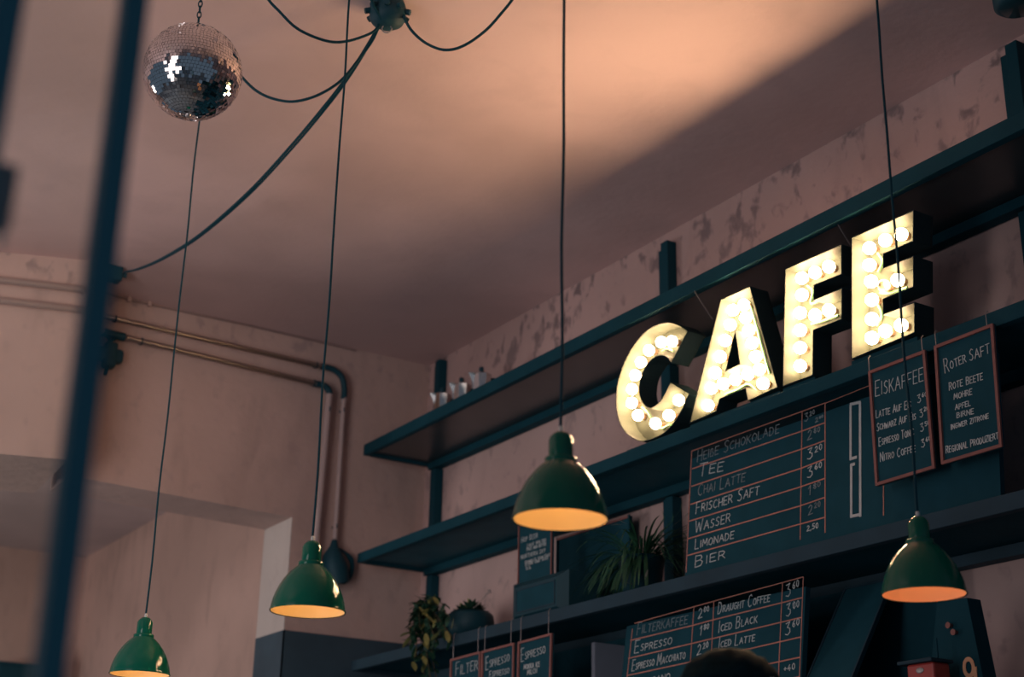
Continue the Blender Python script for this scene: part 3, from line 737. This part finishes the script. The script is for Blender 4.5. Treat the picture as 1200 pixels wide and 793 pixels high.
# ------------------------------------------------------------------ moka pots on the top shelf
def moka(loc):
    t = thing('moka_pot', loc, None, 'coffee pot', 'moka pots on the top shelf'); c = Vector(loc); n = 8
    MB().lathe([(0, 0), (.046, 0), (.047, .01), (.036, .07), (.038, .078)], c, n, smooth=False).build('boiler', M['alu'], t)
    MB().lathe([(.039, .078), (.040, .088), (.034, .096)], c, 24).build('collar_ring', M['chrome'], t)
    m = MB().lathe([(.034, .096), (.046, .165), (.043, .165), (.031, .1)], c, n, smooth=False)
    m.add([c + Vector(p) for p in ((-.030, .018, .15), (-.030, -.018, .15), (-.064, 0, .168), (-.046, .016, .166), (-.046, -.016, .166), (-.038, 0, .12))],
          [(0, 3, 2), (1, 2, 4), (0, 2, 5), (1, 5, 2)])
    m.build('top_chamber', M['chrome'], t)
    MB().lathe([(.046, .165), (.044, .168), (.015, .180), (0, .180)], c, n, smooth=False).build('lid', M['chrome'], t)
    MB().lathe([(.006, .178), (.011, .188), (.011, .200), (.005, .205), (0, .205)], c, 14).build('knob', M['box'], t)
    m = MB(); hp = [c + Vector(p) for p in ((.04, 0, .155), (.075, 0, .16), (.085, 0, .14), (.08, 0, .09))]
    m.tube(spline(hp, 4), .008, 8); m.build('handle', M['box'], t)
    return t
spots = [((519, 470), 'moka pot beside the corner rail, leftmost of three on the top shelf'),
         ((541, 458), 'middle one of three moka pots on the top shelf'),
         ((564, 446), 'moka pot standing apart on the right of the three on the top shelf')]
proto = None
for (u, v), lab in spots:
    p = on(u, 440, 0, XS + .17); loc = Vector((XS + .17, p.y, SA1))
    o = moka(loc) if proto is None else copy_tree(proto, None, loc)
    proto = proto or o; o['label'] = lab

# ------------------------------------------------------------------ pendant lamps
LS = .80                                       # the shades are 16 cm wide
def lamp(loc, cordlen, lining, bulb):
    t = thing('pendant_lamp', loc, None, 'pendant lamp', 'green pendant lamps'); c = Vector(loc)
    z_ = lambda P: [(r_ * LS, h_ * LS) for r_, h_ in P]
    prof = [(.1005, .002), (.1, .010), (.0965, .028), (.090, .048), (.081, .068), (.070, .087), (.056, .105), (.043, .118), (.034, .125)]
    MB().lathe(z_([(.0985, .0015), (.1015, 0), (.1025, .0025), (.1005, .006)] + prof[1:] + [(.033, .127)]), c, 64).build('lamp_shade', M['green'], t)
    inner = [(r - .0018, z - .001) for r, z in prof]
    MB().lathe(z_([(.0985, .0015)] + inner[1:] + [(.0, .122)]), c, 64).build('shade_lining', lining, t)
    MB().lathe(z_([(.034, .122), (.0345, .128), (.0345, .134), (.032, .136), (.0265, .137)]), c, 36).build('collar', M['green'], t)
    MB().lathe(z_([(.0262, .136), (.0262, .176), (.0235, .180), (.0235, .182), (.014, .192), (.008, .194), (0, .194)]), c, 36).build('socket_housing', M['green'], t)
    MB().lathe(z_([(.0048, .193), (.0048, .205), (.0035, .207), (0, .207)]), c, 14).build('cord_grip', M['white'], t)
    MB().lathe(z_([(.012, .118), (.012, .105), (.016, .100), (.024, .085), (.024, .074), (.016, .062), (0, .058)]), c, 20).build('light_bulb', bulb, t)
    h0 = .206 * LS
    m = MB().tube([c + Vector((0, 0, h0 + (cordlen - h0) * i / 24)) + Vector((math.sin(i * .9) * .0012, math.cos(i * 1.3) * .0012, 0)) for i in range(25)], .0028, 8)
    m.build('cord', M['cable'], t)
    MB().lathe([(0, cordlen - .03), (.02, cordlen - .028), (.032, cordlen - .004), (.032, cordlen), (0, cordlen)], c, 28).build('ceiling_rose', M['box'], t)
    return t
LAMPS = [((163.5, 790.5), 70.5, 'small green enamel pendant lamp cut by the bottom edge, hanging lowest at left', 0),
         ((360.5, 717), 89, 'green enamel pendant lamp hanging in front of the wall pipes beside the doorway', 0),
         ((656.5, 609.5), 113.5, 'largest green enamel pendant lamp, hanging in front of the wall shelves at centre', 0),
         ((1083, 697), 98.5, 'dim green pendant lamp hanging below the red framed slates at right', 1)]
proto = None
for (u, v), w, lab, cop in LAMPS:
    loc = at_depth(u, v, .2035 * LS * F / w)
    o = lamp(loc, ZC - loc.z, M['copper'] if cop else M['lining'], M['bulb_low'] if cop else M['bulb_warm'])
    o['label'] = lab; print('lamp', loc)

# ------------------------------------------------------------------ mirror ball
def mirror_ball():
    c = at_depth(226, 84.5, .25 * F / 114.5); R = .1245
    t = thing('mirror_ball', c, 'silver mirror ball hanging on a chain from the ceiling', 'mirror ball')
    MB().ball(c, R - .002, 40).build('ball_core', M['ballcore'], t)
    m = MB(); r2 = random.Random(5); nb = 44; ts = R * PI / nb
    for i in range(nb):
        ph = -PI / 2 + (i + .5) * PI / nb; rr = math.cos(ph); n = max(3, round(2 * PI * R * rr / ts))
        off = r2.uniform(0, 1)
        for k in range(n):
            if r2.random() < .004: continue
            th = 2 * PI * (k + off) / n
            nn = Vector((math.cos(th) * rr, math.sin(th) * rr, math.sin(ph))); p = c + nn * R
            e1 = Vector((-math.sin(th), math.cos(th), 0)); e2 = nn.cross(e1)
            j1, j2 = r2.gauss(0, .05), r2.gauss(0, .05); h = ts * .46
            q = [p + e1 * (h * a) + e2 * (h * b) + nn * (h * (a * j1 + b * j2)) for a, b in ((-1, -1), (1, -1), (1, 1), (-1, 1))]
            m.add(q + [x - nn * .003 for x in q], [(0, 1, 2, 3), (0, 4, 5, 1), (1, 5, 6, 2), (2, 6, 7, 3), (3, 7, 4, 0)])
    m.build('mirror_tiles', M['mirror'], t)['kind'] = 'stuff'
    MB().lathe([(0, R + .006), (.012, R + .006), (.014, R - .004), (.02, R - .006)], c, 20).build('cap', M['alu'], t)
    up = Vector((-.531, .338, .0)).normalized()
    MB().torus(c + Vector((0, 0, R + .013)), .0085, .002, (.53, .84, 0), 20, 8).build('hanging_ring', M['alu'], t)
    z = c.z + R + .022; k = 0; m = MB()
    while z < ZC - .01:
        ax = (.53, .84, 0) if k % 2 else (.84, -.53, 0)
        a = Vector(ax); u_ = Vector((-a.y, a.x, 0)).normalized()
        pts_ = [Vector((c.x, c.y, z + .008)) + u_ * (math.cos(2 * PI * i / 14) * .005) + Vector((0, 0, math.sin(2 * PI * i / 14) * .0105)) for i in range(15)]
        m.tube(pts_, .0016, 6, caps=False); z += .0165; k += 1
    m.build('chain', M['steel'], t)
    MB().lathe([(0, -.006), (.012, -.006), (.014, 0), (0, 0)], (c.x, c.y, ZC), 16).build('ceiling_hook', M['steel'], t)
    MB().lathe([(0, -R - .005), (.006, -R - .005), (.008, -R + .002)], c, 16).build('bottom_cap', M['alu'], t)
mirror_ball()

# ------------------------------------------------------------------ ceiling cables
jb = on(455, 4, 2, ZC)
t = thing('ceiling_junction_box', (jb.x, jb.y, ZC), 'black cable hub on the ceiling where the draped cables meet', 'junction box')
jd = .052
MB().lathe([(jd * .92, 0), (jd, -.012), (jd, -.05), (jd * .9, -.062), (jd * .55, -.075), (0, -.078)], jb, 28).build('housing', M['box'], t)
m = MB()
for i in range(9):
    a_ = i * 2 * PI / 9
    m.tube([jb + Vector((math.cos(a_) * jd * .9, math.sin(a_) * jd * .9, -.03)), jb + Vector((math.cos(a_) * (jd + .014), math.sin(a_) * (jd + .014), -.036))], .009, 8)
m.build('cable_glands', M['box'], t)
MB().torus(jb + Vector((0, 0, -.085)), .014, .0022, (.5, .8, 0), 16, 6).build('hook_ring', M['alu'], t)
def cable(px, A, B, r, label, extra_end=None, twin=None, sagdir=None):
    """cable read from the photo onto the upright plane through its two fixings"""
    A, B = Vector(A), Vector(B); d = B - A; n = Vector((-d.y, d.x, 0)).normalized()
    pts = [on_pl(u, v, A, n) for u, v in px]
    pts = [Vector((p.x, p.y, min(p.z, ZC - .006))) for p in pts]
    if extra_end is not None: pts.append(Vector(extra_end))
    m = MB().tube(spline(pts, 8), r, 8)
    if twin:
        off = Vector(twin); q = [p + off * math.sin(PI * min(1, i / (len(pts) - 1) * 1.0)) for i, p in enumerate(pts)]
        m.tube(spline(q, 8), r * .8, 8)
    return tag(m.build('draped_cable', M['cable']), label, 'cable', 'cables draped under the ceiling')
rb = on(133, 313, 2, ZC)
cable([(448, 24), (440, 37), (425, 62), (405, 92), (382, 122), (340, 172), (290, 226), (235, 274), (195, 300), (165, 314), (146, 319)], jb, rb, .0045,
      'thick twin cable from the ceiling hub to the small box above the pipes', twin=(.008, .003, -.003))
e1 = on(303, -22, 2, ZC)
cable([(447, 22), (441, 34), (430, 41), (408, 48), (388, 49), (365, 42), (345, 31), (328, 14), (315, 0)], jb, e1, .0042, 'thin cable looping from the hub to the top edge above the mirror ball', e1)
e2 = on(262, 62, 2, ZC)
cable([(446, 26), (436, 48), (420, 70), (404, 90), (388, 103), (366, 114), (342, 119), (318, 115), (300, 106), (286, 93), (276, 80)], jb, e2, .0042, 'thin cable sagging from the hub to behind the mirror ball', e2)
e3 = on(617, -26, 2, ZC)
cable([(468, 8), (473, 19), (481, 34), (494, 47), (508, 55), (521, 58.5), (536, 56.5), (553, 48), (572, 33), (588, 15), (600, 0)], jb, e3, .0042, 'thin cable sagging to the right of the ceiling hub', e3)
e4 = on(428, -20, 2, ZC)
cable([(447, 23), (441, 12), (436, 2)], jb, e4, .0042, 'short thin cable rising steeply from the hub to the top edge', e4)
# fixing box at the rear end of the twin cable
t = thing('cable_end_box', rb, 'small black box under the ceiling at the rear wall, where the twin cable ends', 'junction box')
b = on(134, 322, 1, rb.y)
MB().bevel_box(rb.x - .04, rb.x + .035, rb.y - .03, rb.y + .03, ZC - .062, ZC, .006).build('housing', M['box'], t)
MB().tube([(rb.x + .03, rb.y - .01, ZC - .03), (rb.x + .055, rb.y - .012, ZC - .03)], .01, 10).build('gland', M['box'], t)

# ------------------------------------------------------------------ pipes on the rear wall
yp = YW - .032
def PR(u, v, y=yp): return on(u, v, 1, y)
def PLft(u, v): return on_pl(u, v, LP - LN * .032, LN)
def clip(mb, p, r): mb.torus(p, r + .002, .003, (1, 0, -.03), 16, 6); mb.box(p.x - .005, p.x + .005, p.y, YW, p.z - .004, p.z + .004)
t = thing('wall_pipe', PR(250, 400), 'upper grey conduit along the rear wall, with the outer black elbow', 'pipe', 'conduits on the rear wall')
a = PR(121, 370); b = PR(378, 429.5); e = PR(403, 466); f_ = PR(393, 632)
cx = e.x
m = MB().tube([a, b], .0115, 12); m.build('horizontal_tube', M['pipe'], t)
l0 = PLft(-300, 293); l1 = PLft(96, 338.8)
m = MB().tube([l0, l1, a], .0145, 12); m.build('left_tube', M['pipe_v'], t)
MB().tube(spline([PR(376, 429), PR(390, 432.5), PR(400, 441), PR(403.5, 454), PR(402.8, 468)], 6), .0145, 12).build('elbow', M['box'], t)
m = MB().tube([e, Vector((cx, yp, f_.z))], .0115, 12); m.tube([e + Vector((0, 0, .0)), e - Vector((0, 0, .02))], .0145, 12); m.build('vertical_tube', M['pipe_v'], t)
m = MB()
for u, v in ((135, 373.5), (371, 428)): clip(m, PR(u, v), .0115)
clip(m, Vector((cx, yp, e.z - .06)), .0115); clip(m, Vector((cx, yp, f_.z + .06)), .0115)
m.build('pipe_clips', M['steel'], t)
t = thing('wall_pipe', PR(250, 425), 'lower grey conduit along the rear wall, with the inner black elbow', 'pipe', 'conduits on the rear wall')
a = PR(148, 395.5); b = PR(374, 450.5); e = PR(386, 462); f_ = PR(371, 640)
cx = e.x
MB().tube([a, b], .0125, 12).build('horizontal_tube', M['pipe'], t)
MB().tube([PLft(-300, 317), PLft(98, 363), PR(119, 388)], .0145, 12).build('left_tube', M['pipe_v'], t)
MB().tube(spline([PR(370, 449.5), PR(380, 452), PR(385.5, 458), PR(386, 466)], 6), .0155, 12).build('elbow', M['box'], t)
m = MB().tube([e, PR(365, 690)], .0165, 12); m.build('vertical_tube', M['pipe_v'], t)
m = MB()
for u, v in ((166, 400), (368, 449)): clip(m, PR(u, v), .0125)
clip(m, Vector((cx, yp, e.z - .075)), .0165); m.build('pipe_clips', M['steel'], t)
# thin wire with clips just below the ceiling
t = thing('wall_wire', PR(250, 372, YW), 'thin clipped wire along the rear wall just below the ceiling', 'wire')
pts_ = [PR(118, 341, YW - .008), PR(150, 351, YW - .008), PR(200, 362, YW - .008), PR(280, 379, YW - .008), PR(350, 395, YW - .008), PR(418, 411, YW - .008)]
MB().tube(spline(pts_, 5), .0035, 6).build('wire', M['wire'], t)
m = MB()
for u, v in ((151, 350.5), (174.5, 355.5)):
    p = PR(u, v, YW); m.box(p.x - .008, p.x + .008, YW - .016, YW, p.z - .016, p.z + .02)
m.build('wire_clips', M['wall_b'], t)
# black cable tee with a hanging splitter
t = thing('cable_splitter', PR(127, 415), 'black cable splitter dangling below the pipes beside the dark window post', 'cable splitter')
MB().tube([PR(118, 388.5), PR(146, 395.2)], .019, 12).build('plug_sleeve', M['box'], t)
m = MB().tube(spline([PR(121, 392), PR(127, 397), PR(128.5, 404)], 6), .006, 8).tube(spline([PR(141, 396), PR(132, 398), PR(128.5, 404)], 6), .006, 8)
m.build('lead', M['cable'], t)
c = PR(128, 417); m = MB()
m.bevel_box(c.x - .028, c.x + .028, yp - .03, yp + .03, c.z - .055, c.z + .06, .012)
m.bevel_box(c.x - .062, c.x + .058, yp - .026, yp + .028, c.z - .028, c.z + .034, .014)
m.build('body', M['box'], t)
MB().tube([c + Vector((-.004, 0, -.05)), PR(122.5, 439)], .009, 8).build('cable_tail', M['cable'], t)
# socket and bundle of cable below the right vertical run
t = thing('cable_bundle', PR(398, 655), 'dark plug and coiled cable hanging under the right vertical pipe behind a green lamp', 'cable bundle')
top = PR(392, 633)
MB().tube([top, PR(391.5, 640), PR(390, 650), PR(393, 668), PR(397, 684)], .02, 12, radii=[.013, .02, .045, .06, .05]).build('plug_housing', M['box'], t)
m = MB()
for k in range(4):
    m.tube(spline([PR(393, 640), PR(404 + 2 * k, 648 + k), PR(411 + k, 660), PR(409 + k, 674), PR(402, 683), PR(396, 672)], 6), .006, 8)
m.build('coiled_cable', M['cable'], t)

# ------------------------------------------------------------------ glazed frame close to the camera at the left
def win():
    dep = .95
    a = at_depth(141, 140, dep); b = at_depth(-1, 60, dep * .92)
    root = bpy.data.objects.new('window_1', None); COL.objects.link(root); root.location = (a.x, a.y, 0); WORLD[root] = Vector((a.x, a.y, 0)); root['kind'] = 'structure'
    w = .008
    p1, p2 = on(157, 0, 1, a.y), on(56, 793, 1, a.y); sl = (p1.x - p2.x) / (p1.z - p2.z)
    xb_, xt_ = p2.x - sl * p2.z, p2.x + sl * (ZC - p2.z)      # the stile leans a trace
    MB().hexa([(xb_ - w, a.y - w, 0), (xb_ + w, a.y - w, 0), (xb_ + w, a.y + w, 0), (xb_ - w, a.y + w, 0),
               (xt_ - w, a.y - w, ZC), (xt_ + w, a.y - w, ZC), (xt_ + w, a.y + w, ZC), (xt_ - w, a.y + w, ZC)]).build('window_stile', M['frame_win'], root)
    w2 = .009
    MB().bevel_box(b.x - w2, b.x + w2, b.y - w2, b.y + w2, 0, ZC, .002).build('window_stile', M['frame_win'], root)
    d = (b - a); d.z = 0; L_ = d.length; d.normalize(); n = Vector((-d.y, d.x, 0)) * .003
    for z0, z1_ in ((.0, .06), (ZC - .06, ZC)):
        q = [a + n * 3, b + n * 3, b - n * 3, a - n * 3]
        MB().hexa([Vector((p.x, p.y, z0)) for p in q] + [Vector((p.x, p.y, z1_)) for p in q]).build('window_rail', M['frame_win'], root)
    q = [a + d * w + n * .5, b - d * w2 + n * .5, b - d * w2 - n * .5, a + d * w - n * .5]
    MB().hexa([Vector((p.x, p.y, .06)) for p in q] + [Vector((p.x, p.y, ZC - .06)) for p in q]).build('window_pane', M['glass'], root)
    # latch on the outer stile
    c = at_depth(3, 236, dep * .915)
    m = MB().bevel_box(c.x - .006, c.x + .006, c.y - .006, c.y + .006, c.z - .019, c.z + .023, .002)
    m.build('latch_case', M['latch'], root)
    m = MB().tube([c + Vector((.001, -.002, -.018)), c + Vector((.002, -.003, -.03))], .002, 8); m.build('latch_pin', M['chrome'], root)
    print('window', a, b)
win()

# ------------------------------------------------------------------ lower right: leaning panel, tapered sign, red tin, pale board, ceiling spot
xp = 3.0
pc = on(991, 688, 0, 3.12)
K3 = max(.2, min(1.1, solve_lean(pc, (991, 688), (946, 793)))); print('lean3', K3)
B5 = Board(pc, K3)
a = B5.at(991, 690); b = B5.at(1046, 676); lo = TOPC + .008
t = thing('leaning_panel', (B5.p.x, (a.y + b.y) / 2, lo), 'dark thin edged panel leaning back between the espresso menu and the right lamp', 'panel')
q = [bpt(B5, a.y, lo), bpt(B5, b.y, lo), bpt(B5, b.y, a.z), bpt(B5, a.y, a.z)]
MB().slab(q, -B5.n * .012).build('panel', M['slate'], t)
m = MB()
for i, j in ((0, 3), (1, 2), (0, 1), (2, 3)): m.ribbon(q[i], q[j], .006, B5.n, .003)
m.build('edge_strip', M['beam'], t)
xq = 2.93
Bq = Board((xq, 0, 0), 0)
P = [Bq.at(*p) for p in ((1098, 706), (1133, 700), (1162, 822), (1080, 832))]
for p_ in P[2:]: p_.z = TOPC
t = thing('numbered_stand', ((P[2] + P[3]) / 2), 'dark tapered stand with an orange figure 9, below the right lamp', 'sign')
MB().slab(P, (.05, 0, 0)).build('body', M['dark'], t)
m = MB(); c = Bq.at(1136, 782); ax, az = .019, .026
ro = [c + Vector((-.001, -ax * math.cos(2 * PI * i / 32), az * math.sin(2 * PI * i / 32))) for i in range(32)]
ri_ = [c + Vector((-.001, -ax * .50 * math.cos(2 * PI * i / 32), az * .58 * math.sin(2 * PI * i / 32))) for i in range(32)]
for k in (0, -.002):
    m.add([p + Vector((k, 0, 0)) for p in ro + ri_], [(i, (i + 1) % 32, 32 + (i + 1) % 32, 32 + i) for i in range(32)])
m.ribbon(c + Vector((-.001, -ax, -.004)), c + Vector((-.001, -ax * .9, -.06)), .011, (-1, 0, 0), .002)
m.build('figure_nine', M['orange'], t)['label'] = 'orange painted figure 9'
for u, v in ((1115, 733), (1121, 741)):
    p = Bq.at(u, v); m = MB(); m.tube([p, p + Vector((-.014, 0, 0))], .007, 14, radii=[.005, .008]); m.build('knob', M['frame'], t)
xr = xq - .07; p = Board((xr, 0, 0), 0).at(1078, 800)
t = thing('red_tin', (xr, p.y, TOPC), 'red tin with grey oval badge and dark lid, left of the orange figure 9', 'tin')
Bt = Board((xr - .03, 0, 0), 0); P0, P1 = Bt.at(1062, 779), Bt.at(1093, 772); zb = TOPC
MB().bevel_box(xr - .03, xr + .03, P1.y, P0.y, zb, P0.z, .006).build('tin_body', M['red'], t)
zl_ = P0.z
MB().bevel_box(xr - .04, xr + .04, P1.y - .004, P0.y + .022, zl_, zl_ + .009, .002).build('lid', M['beam'], t)
MB().tube([(xr, P1.y + .01, zl_ + .008), (xr, P1.y + .01, zl_ + .06)], .0022, 8).build('lid_handle', M['steel'], t)
cc = Vector((xr - .0305, (P0.y + P1.y) / 2, zl_ - .018)); m = MB()
m.ball(cc, .012, 16, (.18, 1.1, .62)); m.build('badge', M['badge'], t)
# pale board square to the wall, behind the left end of the lower menu
ypb = on(697, 755, 0, 3.02).y
c0, c1_ = on(697, 752, 1, ypb), on(742, 758.5, 1, ypb)
t = MB().bevel_box(c0.x, XW - .067, ypb, ypb + .02, TOPC, c0.z, .001)
tag(t.build('partition_board', M['pale']), 'pale grey upright board standing out from the wall left of the espresso menu', 'board')
# back counter that carries the lower boards, well below the picture
t = thing('back_cabinet', (XW - .3, 3.4, 0), 'tall dark back cabinet below the shelves, carrying the lower menu boards', 'cabinet')
MB().bevel_box(2.64, XW - .005, YN, YE - .05, 0, TOPC - .03, .004).build('body', M['dark'], t)
MB().bevel_box(2.62, XW - .005, YN, YE - .05, TOPC - .03, TOPC, .006).build('cabinet_top', M['shelf'], t)
yq0, yq1 = on(1128, 740, 0, XW).y, YE - .06
t = MB().bevel_box(XW - .064, XW - .054, yq0, yq1, TOPC, SC0 - .025, .001).build('splashback', M['slate'])
tag(t, 'dark panel on the wall between the lowest shelf and the back cabinet', 'panel')
# black ceiling spot at the top right corner
c = on(1188, -30, 2, ZC)
t = thing('ceiling_spotlight', c, 'black round fitting on the ceiling in the top right corner', 'ceiling fitting')
MB().lathe([(0, -.02), (.05, -.02), (.055, 0)], c, 28).build('base', M['box'], t)
MB().lathe([(0, -.11), (.05, -.11), (.062, -.10), (.066, -.03), (.05, -.018)], c, 32).build('housing', M['box'], t)
MB().lathe([(0, -.112), (.044, -.112), (.048, -.108)], c, 28).build('lens', M['glass'], t)

# dark cabinet in the side room
c = on(21, 780, 1, FARY - .35)
t = thing('tall_cabinet', (c.x, FARY - .2, 0), 'dark cabinet top in the side room at the lower left corner', 'cabinet')
MB().bevel_box(c.x - .12, c.x + .2, FARY - .36, FARY - .005, 0, c.z, .004).build('body', M['dark'], t)
MB().bevel_box(c.x - .13, c.x + .21, FARY - .37, FARY - .005, c.z, c.z + .02, .003).build('top', M['dark'], t)

# ------------------------------------------------------------------ person at the bottom edge
def person():
    h = at_depth(856, 828, 2.42)              # centre of the head
    top = at_depth(856, 759, 2.42).z
    face = Vector((-h.x, -h.y, 0)).normalized(); side = Vector((face.y, -face.x, 0))
    S = top / 1.78
    def P(f, s, z): return Vector((h.x, h.y, 0)) + face * f * S + side * s * S + Vector((0, 0, z * S))
    def skin(name, verts, edges, root, m, par=None, sub=2):
        me = bpy.data.meshes.new(name); org = WORLD[par] if par else Vector((h.x, h.y, 0))
        me.from_pydata([P(*v[:3]) - org for v in verts], edges, [])
        o = bpy.data.objects.new(name, me); COL.objects.link(o)
        md = o.modifiers.new('Skin', 'SKIN'); md.use_smooth_shade = True
        if not me.skin_vertices:
            raise RuntimeError('no skin layer')
        for i, v in enumerate(verts):
            r = v[3]; r = r if isinstance(r, tuple) else (r, r)
            me.skin_vertices[0].data[i].radius = (r[0] * S, r[1] * S); me.skin_vertices[0].data[i].use_root = (i == root)
        s = o.modifiers.new('Subsurf', 'SUBSURF'); s.levels = s.render_levels = sub
        me.materials.append(m)
        if par: o.parent = par
        else: o.location = org
        WORLD[o] = org; return o
    v = [(0, 0, .98, .13), (0, 0, 1.12, .12), (0, 0, 1.28, .135), (0, 0, 1.42, .11), (.005, 0, 1.50, .055), (.012, 0, 1.57, .062), (.012, 0, 1.66, .082), (.0, 0, 1.72, .062)]
    e = [(i, i + 1) for i in range(7)]
    def limb(at, pts):
        k = at
        for p in pts: v.append(p); e.append((k, len(v) - 1)); k = len(v) - 1
        return k
    for s in (1, -1):
        limb(3, [(0, .19 * s, 1.41, .058), (.0, .24 * s, 1.14, .044), (.10, .23 * s, .92, .032), (.14, .22 * s, .85, .03)])
        w = len(v) - 1
        for j in range(4): limb(w, [(.16 + .006 * j, (.205 + .018 * j) * s, .80 - .004 * abs(j - 1), .010), (.165, (.202 + .019 * j) * s, .765 - .006 * abs(j - 1), .009), (.155, (.203 + .018 * j) * s, .735 - .008 * abs(j - 1), .008)])
        limb(w, [(.165, .188 * s, .83, .011), (.175, .178 * s, .795, .009)])
        limb(0, [(0, .10 * s, .88, .09), (.01, .11 * s, .50, .058), (-.02, .11 * s, .10, .04), (.05, .115 * s, .045, .035), (.14, .12 * s, .03, .028)])
    v.append((.105, 0, 1.635, .012)); e.append((6, len(v) - 1))                      # nose
    body = skin('person', v, e, 0, M['skin'])
    tag(body, 'person with dark hair at the bottom edge, only the blurred top of the head showing', 'person')
    hair = MB(); c = P(-.008, 0, 1.668)
    bm = bmesh.new(); bmesh.ops.create_uvsphere(bm, u_segments=32, v_segments=20, radius=1)
    for q in list(bm.verts):
        n = q.co.copy(); f = n.x; z = n.z
    rem = [q for q in bm.verts if q.co.z < -.55 or (q.co.x > .45 and q.co.z < .42)]
    bmesh.ops.delete(bm, geom=rem, context='VERTS')
    for q in bm.verts:
        n = q.co.copy(); wv = 1 + .02 * math.sin(n.y * 23 + n.z * 9) + .015 * math.sin(n.x * 31)
        q.co = c + (face * n.x * .112 + side * n.y * .106 + Vector((0, 0, n.z * .118))) * S * wv
    bmesh.ops.solidify(bm, geom=bm.faces[:], thickness=.008)
    hair.bm(bm, 0, True); hair.build('hair', M['hair'], body)
    for s in (1, -1):
        MB().ball(P(.082, .032 * s, 1.665), .012 * S, 12).build('eye', M['white'], body)
        MB().ball(P(.005, .084 * s, 1.645), .03 * S, 12, (.35, .35, 1)).build('ear', M['skin'], body)
    MB().ball(P(.088, 0, 1.585), .022 * S, 14, (.5, .9, .3)).build('mouth', M['frame'], body)
    sv = [(0, 0, .95, .145), (0, 0, 1.12, .135), (0, 0, 1.28, .15), (0, 0, 1.42, .122), (.0, 0, 1.475, .07)]
    se = [(0, 1), (1, 2), (2, 3), (3, 4)]
    for s in (1, -1):
        sv += [(0, .19 * s, 1.41, .07), (0, .225 * s, 1.22, .06)]; se += [(3, len(sv) - 2), (len(sv) - 2, len(sv) - 1)]
    skin('shirt', sv, se, 0, M['cloth'], body)
    tv = [(0, 0, .97, .14)]; te = []
    for s in (1, -1):
        n0 = len(tv); tv += [(0, .10 * s, .86, .105), (.01, .11 * s, .50, .075), (-.02, .11 * s, .09, .06)]; te += [(0, n0), (n0, n0 + 1), (n0 + 1, n0 + 2)]
    skin('trousers', tv, te, 0, M['cloth'], body)
    print('person', h, top)
person()

# ------------------------------------------------------------------ light
def area(name, loc, target, size, power, col, sy=None, spread=180):
    l = bpy.data.lights.new(name, 'AREA'); l.shape = 'RECTANGLE'; l.size = size; l.size_y = sy or size; l.energy = power; l.color = col; l.spread = math.radians(spread)
    o = bpy.data.objects.new(name, l); COL.objects.link(o); o.location = loc
    o.rotation_euler = (Vector(target) - Vector(loc)).to_track_quat('-Z', 'Y').to_euler(); return o
area('window_daylight', (-1.8, 2.3, 2.05), (.7, 5.9, 2.9), 1.6, 37, (1, .88, .86), 2.9, 135)
area('side_room_fill', (-2.2, 7.6, 1.5), (2.2, 7.6, 3.2), 1.3, 48, (1, .90, .86), 1.3)  # unseen fill light added, aimed up to brighten the side room
w = bpy.data.worlds.new('World'); SC.world = w; w.use_nodes = True
bg = w.node_tree.nodes['Background']; bg.inputs[0].default_value = (.50, .72, 1.0, 1); bg.inputs[1].default_value = .12

# ------------------------------------------------------------------ camera
cd = bpy.data.cameras.new('camera'); co = bpy.data.objects.new('camera', cd); COL.objects.link(co)
R = Matrix(((ROWS[0][0], -ROWS[0][1], -ROWS[0][2]), (ROWS[1][0], -ROWS[1][1], -ROWS[1][2]), (ROWS[2][0], -ROWS[2][1], -ROWS[2][2])))
co.matrix_world = Matrix.Translation(CAM) @ R.to_4x4()
cd.sensor_width = 36; cd.lens = 36 * F / 1200; cd.clip_start = .05
cd.dof.use_dof = True; cd.dof.focus_distance = 3.75; cd.dof.aperture_fstop = 3.3
SC.camera = co
SC.view_settings.view_transform = 'Standard'; SC.view_settings.look = 'None'; SC.view_settings.gamma = 1
SC.view_settings.use_curve_mapping = False; SC.view_settings.exposure = 0
SC.cycles.use_denoising = True; SC.cycles.sample_clamp_indirect = 6
